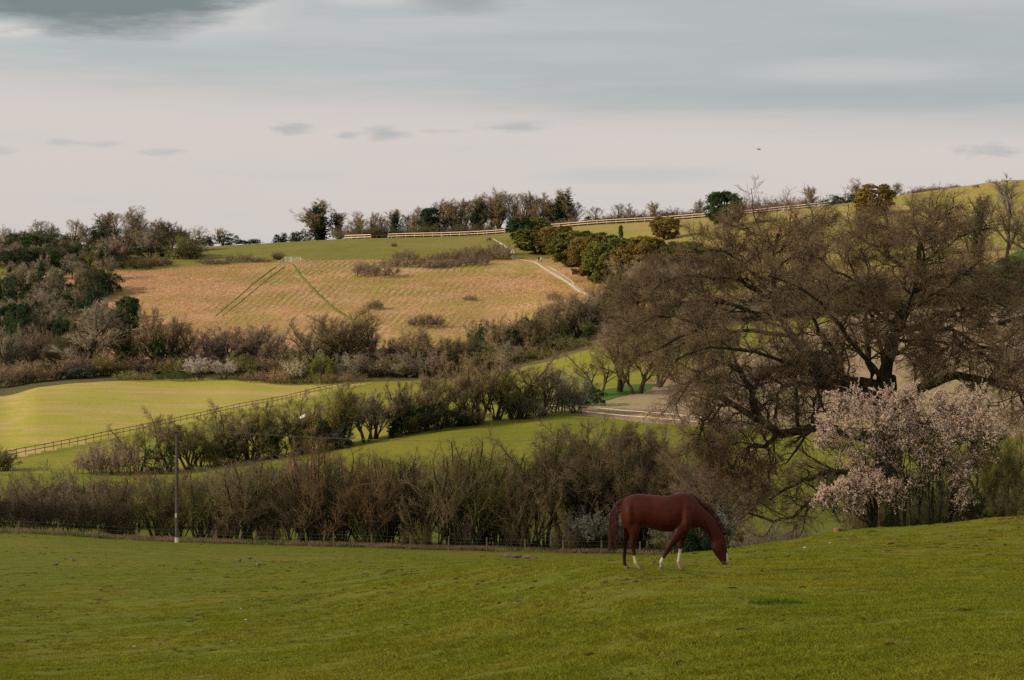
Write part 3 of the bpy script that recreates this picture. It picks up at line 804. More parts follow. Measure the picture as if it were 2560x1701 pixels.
# ------------------------------------------------------------------ hedge along the wire fence
row([('coppice', 290, 203, 1190, 150, BR, 'brown'), ('coppice', 392, 204, 1205, 110, OL, 'olive'), ('coppice', 505, 204, 1165, 150, OL, 'olive'),
     ('coppice', 600, 203, 1145, 150, BR, 'brown'), ('coppice', 672, 206, 1165, 110, OL, 'olive'), ('coppice', 735, 202, 1170, 110, BR, 'brown'),
     ('coppice', 805, 203, 1085, 150, RD, 'reddish'), ('copivy', 855, 204, 1130, 120, BRD, ''), ('coppice', 925, 204, 1125, 150, RD, 'reddish'),
     ('copivy', 1012, 205, 1120, 110, BRD, '', IVD), ('coppice', 1085, 203, 1130, 140, BR, 'brown'), ('coppice', 1165, 204, 1090, 160, OL, 'olive'),
     ('coppice', 1245, 206, 1145, 120, OL, 'olive'), ('coppice', 1320, 204, 1120, 150, BR, 'brown'), ('tree', 1415, 206, 1042, 260, BR, 'tall brown'),
     ('tree', 1530, 207, 1050, 240, BR, 'tall brown'), ('tree', 1640, 207, 1075, 240, BR, 'tall brown'), ('coppice', 1730, 204, 1110, 170, BR, 'brown'),
     ('tree', 1790, 200, 1130, 220, PU, 'tall purplish'), ('tree', 1360, 209, 1085, 200, OL, 'tall olive'), ('tree', 1475, 210, 1065, 220, OL, 'tall olive'), ('tree', 1590, 210, 1075, 220, BR, 'tall brown'), ('tree', 1700, 209, 1100, 220, BR, 'tall brown'), ('coppice', 560, 207, 1150, 130, BR, 'brown'), ('coppice', 440, 206, 1175, 120, BR, 'brown'), ('coppice', 770, 207, 1120, 130, OL, 'olive'), ('coppice', 965, 207, 1125, 130, OL, 'olive'), ('coppice', 1050, 207, 1140, 130, BR, 'brown'), ('coppice', 1130, 208, 1120, 130, BR, 'brown'), ('coppice', 1210, 208, 1130, 140, BR, 'brown'), ('coppice', 1290, 208, 1125, 150, OL, 'olive'), ('coppice', 640, 207, 1160, 120, OL, 'olive')], 'behind the wire fence', 'shrubs in the near hedge')
row([('scrub', 40, 226, 1180, 150, PU, 'purplish'), ('scrub', 130, 228, 1172, 150, PU, 'purplish'), ('scrub', 225, 226, 1165, 150, PU, 'purplish'),
     ('scrub', 320, 227, 1172, 140, RD, 'reddish'), ('scrub', 430, 232, 1175, 170, PU, 'purplish'), ('scrub', 540, 236, 1170, 190, GY, 'greyish'),
     ('scrub', 660, 236, 1150, 190, GY, 'greyish'), ('scrub', 780, 236, 1150, 190, PU, 'purplish'), ('scrub', 900, 232, 1170, 160, OL, 'olive'),
     ('scrub', 1470, 222, 1150, 160, BR, 'brown'), ('scrub', 1600, 222, 1170, 190, BR, 'brown'), ('scrub', 1720, 220, 1190, 190, BR, 'brown')],
    'behind the near hedge', 'bushes behind the near hedge')
row([('low', 300 + 62 * i, 202.5 + (i % 3), 1302 - (i * 37) % 22, 75, (OLD, BRD, OL, BRD, PU)[i % 5], ('dark olive', 'dark brown', 'olive', 'dark brown', 'pinkish')[i % 5]) for i in range(0, 25, 2)],
    'growing under the near hedge', 'undergrowth of the near hedge')
row([('blossom', 1475, 203, 1270, 100, GY, '', (0.30, 0.27, 0.22)), ('blossom', 1560, 203, 1255, 60, GY, '', (0.30, 0.27, 0.22)), ('blossom', 1690, 190, 1265, 110, GY, '', (0.30, 0.28, 0.22)),
     ('blossom', 1800, 186, 1275, 110, GY, '', (0.30, 0.28, 0.22))], 'at the foot of the near hedge', 'blossom in the near hedge')
row([('ever', 1740, 180, 1290, 120, IVD, 'dark'), ('ever', 1830, 178, 1300, 130, IVD, 'dark'), ('scrub', 1930, 172, 1300, 130, GY, 'greyish'), ('scrub', 1990, 165, 1318, 80, GY, 'greyish'),
     ('low', 1920, 130, 1350, 110, PU, 'purplish')],
    'behind the rise beside the horse', 'bushes beyond the grazing horse')

# ------------------------------------------------------------------ middle hedgerow
row([('scrub', 235, 300, 1118, 110, PU, 'pinkish'), ('scrub', 290, 300, 1090, 120, PU, 'pinkish'), ('tree', 350, 303, 1072, 130, OL, 'olive'), ('ever', 400, 300, 1110, 80, IV, 'green'),
     ('flat', 425, 304, 1040, 120, BR, 'brown'), ('tree', 470, 305, 1075, 120, OL, 'olive'), ('flat', 580, 309, 1022, 140, BRD, 'dark'), ('tree', 640, 310, 1040, 110, OL, 'olive'),
     ('treeivy', 705, 311, 1018, 150, OL, 'olive', IVD), ('flat', 755, 312, 1000, 120, BR, 'brown'), ('tree', 850, 315, 978, 120, OL, 'olive'), ('ever', 835, 314, 1040, 80, (0.07, 0.085, 0.06), 'greyish'),
     ('tree', 920, 317, 1000, 110, GY, 'greyish'), ('treeivy', 970, 318, 968, 130, BR, 'brown', IVD), ('scrub', 1020, 320, 1030, 80, OL, 'olive'), ('tree', 1060, 322, 940, 180, BR, 'brown'),
     ('ever', 1095, 321, 1000, 130, IVD, 'dark'), ('tree', 1150, 324, 940, 110, BR, 'brown'), ('tree', 1200, 326, 908, 140, BR, 'brown'), ('tree', 1285, 329, 890, 175, BR, 'brown'),
     ('tree', 1355, 331, 930, 100, GY, 'greyish'), ('scrub', 1410, 334, 925, 110, GY, 'greyish'), ('ever', 1470, 345, 960, 80, IVD, 'dark'), ('scrub', 1170, 323, 1000, 90, BRD, 'dark'),
     ('scrub', 1320, 330, 990, 90, GY, 'greyish'), ('ever', 1130, 323, 1020, 90, IVD, 'dark'), ('scrub', 745, 313, 1075, 80, OL, 'olive'), ('scrub', 660, 311, 1090, 80, OL, 'olive'), ('scrub', 520, 308, 1100, 90, OL, 'olive')] + [(('tree', 'scrub', 'tree', 'tree')[i % 4], 500 + i * 62, 309 + i * 1.6, 1062 - i * 11 + (i * 29) % 24, 100, (OL, OLD, BR, BRD)[i % 4], ('olive', 'dark olive', 'brown', 'dark')[i % 4]) for i in range(14)],
    'in the middle hedgerow', 'trees of the middle hedgerow')
row([('tree', 1545, 366, 825, 190, BR, 'brown'), ('tree', 1640, 372, 815, 200, BR, 'brown'), ('tree', 1760, 385, 800, 190, BR, 'brown'), ('tree', 1500, 360, 880, 130, OL, 'olive'), ('tree', 1590, 362, 850, 150, BR, 'brown'), ('tree', 1700, 378, 820, 170, BR, 'brown')], 'at the corner of the ploughed field', 'trees by the ploughed field')
row([('scrub', -10, 305, 1110, 90, OLD, 'dark')], 'at the left edge below the crop field', 'bush at the left edge')

# ------------------------------------------------------------------ scrub belt at the foot of the dry slope
belt = [('scrub', 15, 455, 905, 120, PU, 'pinkish'), ('scrub', 90, 460, 900, 110, TAN, 'tan'), ('ever', 150, 464, 905, 90, IV, 'green'), ('scrub', 190, 465, 880, 90, PU, 'pinkish'),
        ('ash', 222, 470, 775, 150, GY, 'pale'), ('ever', 205, 462, 905, 60, (0.08, 0.10, 0.065), 'greyish'), ('scrub', 265, 468, 880, 100, OL, 'olive'), ('ashivy', 300, 472, 800, 80, BR, 'brown'), ('scrub', 350, 472, 880, 110, PU, 'pinkish'),
        ('treeivy', 405, 475, 785, 130, BR, 'brown', IV), ('tree', 450, 474, 810, 130, BR, 'brown'), ('scrub', 430, 470, 890, 100, OL, 'olive'), ('scrub', 505, 474, 860, 110, PU, 'pinkish'), ('tree', 560, 478, 830, 150, PU, 'purplish'),
        ('tree', 640, 478, 828, 150, PU, 'purplish'), ('scrub', 600, 472, 885, 90, OL, 'olive'), ('scrub', 700, 476, 860, 120, PU, 'pinkish'), ('scrub', 745, 474, 870, 100, OL, 'olive'),
        ('tree', 800, 478, 808, 130, BRD, 'dark brown'), ('tree', 862, 478, 798, 150, BRD, 'dark brown'), ('ever', 805, 470, 885, 50, YG, 'yellow green'), ('ash', 935, 482, 785, 100, TAN, 'pale tan'),
        ('scrub', 900, 474, 880, 100, GY, 'greyish'), ('scrub', 960, 474, 880, 110, BR, 'brown'), ('tree', 1045, 480, 835, 100, BR, 'brown'), ('scrub', 1020, 474, 880, 100, GY, 'greyish'), ('scrub', 1090, 475, 865, 110, PU, 'pinkish'),
        ('scrub', 1150, 476, 860, 110, BR, 'brown'), ('ever', 1165, 474, 885, 60, YG, 'yellow green'), ('scrub', 1205, 478, 855, 110, OL, 'olive'), ('ever', 1212, 492, 812, 50, YD, 'dark'),
        ('scrub', 1260, 480, 845, 110, GY, 'greyish'), ('ever', 1270, 476, 880, 50, YG, 'yellow green'), ('ever', 1310, 494, 795, 45, YD, 'dark'), ('tree', 1320, 482, 815, 130, OLD, 'dark olive'), ('treeivy', 1395, 484, 800, 110, OLD, 'olive', IV),
        ('tree', 1385, 488, 780, 130, GY, 'grey'), ('tree', 1450, 490, 760, 140, GY, 'grey'), ('treeivy', 1470, 482, 800, 110, OLD, 'olive', IV), ('tree', 1520, 496, 735, 150, GY, 'grey'), ('ever', 1490, 500, 735, 60, YD, 'dark'),
        ('ever', 1540, 484, 800, 90, IVD, 'dark'), ('tree', 1600, 510, 670, 200, GY, 'grey'), ('tree', 1690, 515, 660, 190, GY, 'grey'), ('ashivy', 1560, 505, 740, 80, OL, 'olive'),
        ('scrub', 1340, 476, 860, 90, OL, 'olive'), ('scrub', 1420, 478, 835, 100, OLD, 'dark olive'), ('scrub', 1560, 480, 800, 120, GY, 'greyish'), ('scrub', 1640, 484, 780, 140, BR, 'brown')]
rb = random.Random(5)
for i in range(22):
    x = 1070 + i * 24 + rb.uniform(-6, 6)
    k, t, w = rb.choice([('tree', GY, 'grey'), ('tree', OLD, 'dark olive'), ('scrub', BR, 'brown'), ('tree', BR, 'brown'), ('treeivy', OLD, 'olive'), ('ever', IVD, 'dark')])
    belt.append((k, x, 478 + 0.03 * (x - 1070) + rb.uniform(-6, 12), 862 - 0.33 * (x - 1070) + rb.uniform(-10, 30), rb.uniform(80, 120), t, w))
for i in range(20):
    x = 20 + i * 54 + rb.uniform(-15, 15)
    k, t, w = rb.choice([('tree', PU, 'purplish'), ('tree', BR, 'brown'), ('tree', GY, 'grey'), ('treeivy', BR, 'brown'), ('scrub', OLD, 'dark olive')])
    belt.append((k, x, 482 + rb.uniform(-6, 8), (835 if x < 700 else 850) + rb.uniform(-18, 25), rb.uniform(80, 120), t, w))
row(belt, 'in the belt below the dry slope', 'trees and bushes of the scrub belt')
row([('blossom', 500, 462, 890, 70, GY, '', WH), ('blossom', 560, 463, 898, 50, GY, '', WH), ('blossom', 738, 463, 898, 46, GY, 'creamy', CR), ('low', 700, 462, 920, 80, TAN, 'tan'),
     ('low', 640, 463, 925, 90, BR, 'brown'), ('low', 340, 458, 925, 90, OL, 'olive'), ('low', 440, 460, 925, 90, IV, 'green'), ('low', 870, 464, 930, 90, BR, 'brown'), ('low', 800, 463, 930, 80, OL, 'olive')],
    'edging the crop field', 'shrubs edging the crop field')

# ------------------------------------------------------------------ wood on the left
row([('ashivy', 20, 535, 745, 90, GY, 'grey', IVD), ('conifer', 48, 530, 760, 70, IVD, ''), ('ashivy', 95, 545, 735, 80, GY, 'grey', IV), ('ash', 150, 545, 745, 90, GY, 'pale'), ('ashivy', 112, 530, 795, 50, GY, 'grey', (0.10, 0.11, 0.03)),
     ('ashivy', 185, 540, 770, 60, GY, 'grey', (0.07, 0.085, 0.03)), ('scrub', 60, 520, 840, 110, PU, 'pinkish'), ('tree', 140, 520, 830, 120, BR, 'brown'), ('ever', 15, 515, 850, 80, IV, 'green'), ('yew', 322, 545, 742, 55, YD, ''), ('ever', 296, 545, 775, 50, YD, 'dark'),
     ('tree', 255, 540, 770, 110, GY, 'pale')], 'in the left wood\'s front rank', 'trees of the left-hand wood')
row([('tree', 15, 585, 690, 110, GY, 'pale'), ('ash', 70, 590, 655, 120, GY, 'pale'), ('ashivy', 25, 590, 680, 60, GY, 'grey', IVD), ('ever', 125, 590, 680, 100, IVD, 'dark'), ('ashivy', 135, 595, 665, 90, GY, 'grey', IVD), ('ash', 190, 595, 655, 110, GY, 'pale'),
     ('ever', 205, 585, 700, 110, IV, 'green'), ('tree', 245, 590, 680, 110, BRD, 'brown'), ('ever', 262, 595, 672, 80, IV, 'green'), ('tree', 210, 565, 720, 110, PU, 'pinkish')],
    'in the left wood\'s second rank', 'trees of the left-hand wood')
row([('ever', 40, 650, 605, 110, IV, 'green'), ('ever', 60, 640, 620, 90, IVD, 'dark'), ('tree', 110, 650, 610, 120, GY, 'grey'), ('ever', 140, 645, 610, 120, IVD, 'dark'), ('tree', 180, 650, 600, 130, GY, 'grey'), ('tree', 240, 650, 600, 120, OLD, 'olive'),
     ('tree', 285, 650, 590, 130, PU, 'pinkish'), ('ashivy', 255, 645, 610, 60, GY, 'grey', IV), ('ever', 305, 640, 640, 80, IVD, 'dark'), ('ever', 330, 650, 640, 100, BRD, 'brown'), ('tree', 10, 645, 610, 90, GY, 'grey'), ('scrub', 385, 645, 640, 70, BRD, 'dark')],
    'in the left wood\'s third rank', 'trees of the left-hand wood')
row([('ash', 12, 687, 570, 80, BR, 'brown'), ('ash', 105, 692, 548, 70, GY, 'pale'), ('ash', 75, 687, 585, 70, BR, 'brown'), ('ash', 180, 692, 546, 95, GY, 'pale'), ('ashivy', 252, 720, 530, 70, BR, 'brown', IVD), ('ash', 325, 694, 514, 150, BR, 'brown'),
     ('ever', 300, 715, 570, 120, IVD, 'dark'), ('ever', 360, 715, 590, 110, IVD, 'dark'), ('ash', 405, 694, 552, 80, BR, 'brown'), ('ash', 430, 694, 570, 70, BR, 'brown'), ('ever', 150, 715, 590, 110, IVD, 'dark'), ('ash', 220, 692, 560, 60, BR, 'brown'), ('ash', 292, 694, 528, 90, BR, 'brown'), ('ash', 352, 694, 522, 90, GY, 'pale'), ('ash', 380, 692, 545, 80, BR, 'brown'), ('ash', 50, 690, 575, 70, BR, 'brown'), ('ash', 140, 692, 560, 70, GY, 'pale'), ('ash', 455, 700, 572, 60, GY, 'pale')],
    'on the left wood\'s skyline', 'skyline trees of the left-hand wood')
row([('scrub', 460, 665, 588, 90, OLD, 'dark olive'), ('ever', 468, 672, 590, 60, YG, 'yellow green'), ('tree', 485, 735, 565, 70, BR, 'brown'), ('ever', 510, 735, 590, 40, IVD, 'dark'), ('tree', 560, 740, 570, 70, BR, 'brown'), ('ever', 560, 738, 584, 70, IVD, 'dark'), ('ever', 622, 742, 598, 60, IVD, 'dark'),
     ('low', 380, -668, 638, 70, BRD, 'brown'), ('low', 345, -674, 645, 70, OLD, 'dark'), ('low', 600, -656, 632, 70, PU, 'pinkish'), ('low', 530, -662, 645, 90, PU, 'pinkish'), ('low', 650, -656, 643, 50, PU, 'pinkish'), ('scrub', 695, -650, 630, 34, BRD, 'dark')],
    'between the wood and the metal gate', 'bushes by the hilltop meadow')

fill = []
rf = random.Random(11)
for (d, y0, n, xa, xb) in ((528, 790, 9, 0, 225), (562, 732, 10, 0, 240), (590, 698, 11, 0, 265), (615, 662, 11, 0, 280), (645, 628, 12, 0, 310), (675, 598, 12, 0, 420), (700, 582, 12, 0, 440)):
    for i in range(n):
        x = xa + (xb - xa) * (i + rf.uniform(0.1, 0.9)) / n
        k, t, w = rf.choice([('tree', GY, 'grey'), ('ever', IVD, 'dark'), ('ashivy', GY, 'grey'), ('ever', IV, 'green'), ('ashivy', OLD, 'dark'), ('treeivy', GY, 'grey'), ('ash', GY, 'pale'), ('tree', OLD, 'olive'), ('ever', IVD, 'dark')])
        fill.append((k, x, d + rf.uniform(-8, 8), y0 - 14 + rf.uniform(-16, 22), rf.uniform(60, 95), t, w))
row(fill, 'filling the left wood', 'understorey of the left-hand wood')

# ------------------------------------------------------------------ skyline of the ridge
row([('ever', 703, 768, 582, 34, IVD, 'small dark'), ('ever', 738, 770, 578, 30, IVD, 'small dark'), ('ashivy', 802, 775, 498, 125, BR, 'broad', IVD), ('ever', 770, 768, 572, 50, IVD, 'dark'), ('ashivy', 850, 775, 530, 60, BR, 'brown', IVD),
     ('ash', 895, 776, 532, 60, BR, 'brown'), ('ash', 942, 776, 528, 40, BR, 'brown'), ('ashivy', 985, 774, 524, 60, BR, 'brown', IVD), ('ash', 1035, 772, 520, 60, BR, 'brown'), ('conifer', 1078, 770, 520, 52, (0.03, 0.055, 0.035), ''), ('ash', 1060, 776, 515, 60, BR, 'brown'),
     ('ash', 1130, 772, 500, 70, BR, 'brown'), ('ash', 1170, 772, 494, 70, BR, 'brown'), ('ash', 1250, 772, 472, 120, BR, 'brown'), ('ashivy', 1195, 770, 490, 60, BR, 'brown', IVD), ('ash', 1305, 768, 478, 80, BR, 'brown'), ('ash', 1345, 768, 482, 70, BR, 'brown'),
     ('ashivy', 1410, 766, 470, 110, BR, 'broad', IVD), ('ash', 1440, 764, 520, 70, PU, 'purplish'), ('ash', 1110, 770, 545, 70, BRD, 'dark'), ('ash', 1290, 768, 540, 80, BRD, 'dark'), ('ash', 1370, 766, 535, 80, BRD, 'dark'),
     ('ash', 1225, 768, 550, 60, BRD, 'dark'), ('scrub', 925, 772, 570, 60, BRD, 'dark'), ('scrub', 1010, 770, 568, 60, BRD, 'dark'), ('scrub', 1160, 768, 555, 70, BRD, 'dark'), ('scrub', 1330, 764, 545, 70, BRD, 'dark'), ('scrub', 1420, 762, 545, 70, PU, 'pinkish'),
     ('ash', 1492, 760, 516, 50, BR, 'brown'), ('ever', 1480, 760, 540, 40, IVD, 'dark'), ('ash', 1545, 758, 508, 45, BR, 'brown'), ('ash', 1582, 758, 508, 60, BR, 'brown'), ('ash', 1640, 756, 504, 55, BR, 'brown'),
     ('scrub', 1600, 754, 528, 80, BRD, 'dark'), ('scrub', 1680, 752, 520, 80, BRD, 'dark'), ('ash', 1742, 752, 498, 36, GY, 'slender'), ('scrub', 1530, 756, 535, 70, BRD, 'dark'), ('scrub', 1745, 750, 522, 70, BRD, 'dark')] + [('ash', 1112 + i * 23, 774 - i * 0.4, 500 - 22 * math.sin(i / 14 * 3.14) + (i * 17) % 13, 58, (BR, GY, BRD)[i % 3], ('brown', 'greyish', 'dark')[i % 3]) for i in range(15)] + [('ash', 905 + i * 27, 777, 528 + (i * 13) % 15, 44, (BR, BRD)[i % 2], ('brown', 'dark')[i % 2]) for i in range(7)],
    'behind the ridge fence', 'skyline trees behind the rail fence')
row([('scrub', 1880, 752, 497, 60, PU, 'purplish'), ('scrub', 1925, 750, 493, 80, PU, 'purplish'), ('scrub', 1975, 748, 492, 70, PU, 'purplish'), ('scrub', 2010, 746, 495, 50, PU, 'purplish'), ('ash', 2034, 746, 464, 42, BR, 'brown'),
     ('ever', 2092, 742, 487, 50, IVD, 'dark'), ('ever', 2130, 740, 484, 50, IVD, 'dark'), ('ash', 2146, 738, 446, 52, BR, 'brown'), ('ash', 2236, 732, 456, 34, BR, 'brown'), ('low', 2260, 725, 478, 24, BRD, 'dark'),
     ('scrub', 2303, 722, 466, 40, BRD, 'dark'), ('scrub', 2388, 716, 460, 30, BRD, 'dark'), ('scrub', 2345, 716, 466, 50, BR, 'brown'), ('ever', 2062, 744, 497, 24, IVD, 'dark')],
    'on the skyline at right', 'skyline bushes on the right')

row([('scrub', 868 + 40 * i, 763 - i * 0.4, [566, 570, 560, 566, 572, 556][i % 6] - max(0, (i - 10)) * 3.1, 70, (BRD, OLD, BRD, IVD)[i % 4], ('dark', 'olive', 'dark', 'blackish')[i % 4]) for i in range(23)],
    'just beyond the ridge fence', 'hedge bushes beyond the ridge fence')

# ------------------------------------------------------------------ evergreens on the hillside
row([('yew', 1300, -600, 545, 60, YD, 'dark'), ('yew', 1345, -635, 568, 100, YW, 'olive'), ('yew', 1395, -642, 566, 90, YR, 'rusty'), ('yew', 1425, -668, 580, 90, YW, 'olive'), ('yew', 1475, -702, 590, 100, YR, 'rusty'),
     ('yew', 1525, -722, 598, 110, YW, 'olive'), ('yew', 1580, -722, 612, 100, YR, 'rusty'), ('yew', 1505, -660, 584, 80, YD, 'dark'), ('yew', 1615, -690, 592, 90, YR, 'rusty'), ('yew', 1665, -680, 605, 100, YW, 'olive'),
     ('yew', 1720, -670, 605, 90, YW, 'olive'), ('yew', 1345, -592, 545, 60, YW, 'olive'), ('yew', 1770, -665, 620, 90, YW, 'olive'), ('ever', 1690, -735, 655, 80, IVD, 'dark'), ('yew', 1555, -680, 596, 80, YD, 'dark'), ('yew', 1450, -640, 578, 70, YD, 'dark')],
    'in the row beside the chalk path', 'yews beside the chalk path')
place('spiky', px(1812, 570), (582 - 494) / F * 690, 92 * 690 / F, YD, BK, 'large dark spiky evergreen standing in front of the ridge fence', None, seed=3)
place('yew', px(1664, 600), (606 - 551) / F * 690, 66 * 680 / F, YR, BK, 'round rusty yew alone on the grass bank below the ridge fence', None, seed=5, variant='yew1')
place('yew', px(2185, 541), (548 - 476) / F * 690, 92 * 690 / F, YR, BK, 'broad rusty yew alone high on the grass bank at right', None, seed=8, variant='yew1')
place('conifer', px(1552, 601), (602 - 566) / F * 690, 11 * 690 / F, YD, BK, 'narrow ivy covered stump standing on the grass bank', None, seed=9)
row([('low', 935, -692, 652, 105, PU, 'purplish'), ('low', 990, -668, 642, 80, PU, 'purplish'), ('low', 1010, -652, 622, 60, PU, 'purplish'), ('low', 1060, -668, 640, 70, PU, 'purplish'), ('low', 1105, -658, 630, 80, BRD, 'dark'), ('low', 1150, -656, 620, 90, PU, 'purplish'),
     ('low', 1200, -650, 612, 90, BR, 'brown'), ('low', 1245, -640, 604, 70, BR, 'brown'), ('low', 1262, -650, 615, 50, PU, 'purplish'), ('low', 1185, -664, 636, 80, PU, 'purplish'), ('low', 1090, -672, 648, 60, PU, 'purplish'), ('low', 985, -618, 606, 14, BRD, 'dark'), ('low', 1120, -668, 645, 60, PU, 'purplish'), ('low', 910, -682, 655, 50, BRD, 'dark')],
    'in the scrub below the hilltop meadow', 'scrub bushes on the hill')
for x, y, t, w, lb in ((940, 775, 750, 48, 'small dark bush alone on the furrowed dry slope'), (1070, 818, 786, 96, 'dark oblong bush low on the dry slope'), (1176, 752, 738, 34, 'faint small bush in the middle of the dry slope'),
                       (1385, 752, 728, 44, 'faint purplish bush at the right end of the dry slope'), (1498, 752, 735, 50, 'dark evergreen tuft where the chalk path ends')):
    b = px(x, y)
    place('low' if lb[0] != 'd' or 'oblong' in lb else 'ever', b, (y - t) / F * b.y * 1.1, w * b.y / F, (0.12, 0.085, 0.062) if 'dark' in lb else PU, BK, lb, None, seed=x)

# ------------------------------------------------------------------ hillside behind the oak
row([('tree', 1800, 545, 640, 170, BR, 'brown'), ('tree', 1900, 550, 620, 170, PU, 'purplish'), ('tree', 2010, 555, 600, 160, BR, 'brown'), ('tree', 2110, 560, 590, 160, PU, 'purplish'), ('tree', 2220, 560, 580, 170, BR, 'brown'), ('tree', 2330, 560, 560, 170, PU, 'purplish'),
     ('tree', 2420, 560, 540, 150, BR, 'brown'), ('scrub', 1850, 500, 720, 170, BR, 'brown'), ('scrub', 1960, 500, 700, 170, PU, 'purplish'), ('scrub', 2080, 500, 690, 170, BR, 'brown'), ('scrub', 2200, 500, 670, 170, PU, 'purplish'), ('scrub', 2320, 500, 640, 170, BR, 'brown'),
     ('ash', 2515, 540, 438, 130, GY, 'pale tall'), ('ashivy', 2450, 540, 485, 70, BRD, 'dark', IV), ('tree', 2580, 540, 540, 140, BR, 'brown'), ('ever', 2540, 520, 640, 90, IVD, 'dark'), ('low', 2060, -560, 532, 60, PU, 'purplish'), ('low', 2015, -570, 542, 50, PU, 'purplish'), ('ever', 2520, 486, 700, 80, IVD, 'dark'),
     ('scrub', 1720, 482, 755, 130, GY, 'greyish'), ('scrub', 1790, 480, 760, 130, BR, 'brown'), ('scrub', 1880, 478, 750, 130, GY, 'greyish'), ('scrub', 1980, 478, 745, 140, OLD, 'olive'), ('scrub', 2090, 478, 735, 140, BR, 'brown'), ('scrub', 2200, 478, 725, 140, OLD, 'olive'), ('scrub', 2300, 478, 715, 140, BR, 'brown')],
    'on the hillside behind the oak', 'trees behind the oak')

# ------------------------------------------------------------------ unseen cloud, added out of view to keep the near land in shade
def make_shade_cloud():
    rg = np.random.default_rng(5)
    hgt = 420.0
    k = hgt / math.tan(SUN_EL)
    cx, cy = 30 + SUN_H.x * k, 90 + SUN_H.y * k
    nx, ny = 60, 60
    X, Y = np.meshgrid(np.linspace(-1, 1, nx), np.linspace(-1, 1, ny))
    r = np.sqrt(X ** 2 + Y ** 2) + 0.10 * vnoise(X * 100, Y * 100, 45, 9)
    th = np.sqrt(np.clip(1 - r ** 2, 0, 1))
    lump = 0.5 + 0.5 * vnoise(X * 100, Y * 100, 22, 3) + 0.25 * vnoise(X * 100, Y * 100, 9, 4)
    WX, WY = cx + X * 250, cy + Y * 205
    top = hgt + th * (35 + 25 * lump); bot = hgt - th * (8 + 8 * lump)
    V = np.concatenate([np.stack([WX, WY, top], -1).reshape(-1, 3), np.stack([WX, WY, bot], -1).reshape(-1, 3)])
    i = np.arange(nx * ny).reshape(ny, nx)
    q = np.stack([i[:-1, :-1], i[:-1, 1:], i[1:, 1:], i[1:, :-1]], -1).reshape(-1, 4)
    keep = (r.reshape(-1)[q] < 1.0).any(1)
    q = q[keep]
    Fc = np.concatenate([q, q[:, ::-1] + nx * ny])
    m, g = new_mat('shade_cloud_vapour')
    d = g.n('ShaderNodeBsdfDiffuse', None, Color=(0.8, 0.8, 0.8))
    t = g.n('ShaderNodeBsdfTranslucent', None, Color=(0.75, 0.76, 0.78))
    tr = g.n('ShaderNodeBsdfTransparent', None, Color=(1, 1, 1))
    a = g.n('ShaderNodeMixShader', None, i0=0.6, i1=d.outputs[0], i2=t.outputs[0])
    b = g.n('ShaderNodeMixShader', None, i0=CLOUD_THIN, i1=a.outputs[0], i2=tr.outputs[0])
    g.n('ShaderNodeOutputMaterial', None, Surface=b.outputs[0])
    tag(put('cloud', mesh('cloud', V, Fc, True), m), 'broad grey cloud added out of view at left to shade the near land', kind='structure')
CLOUD_THIN = 0.67
make_shade_cloud()

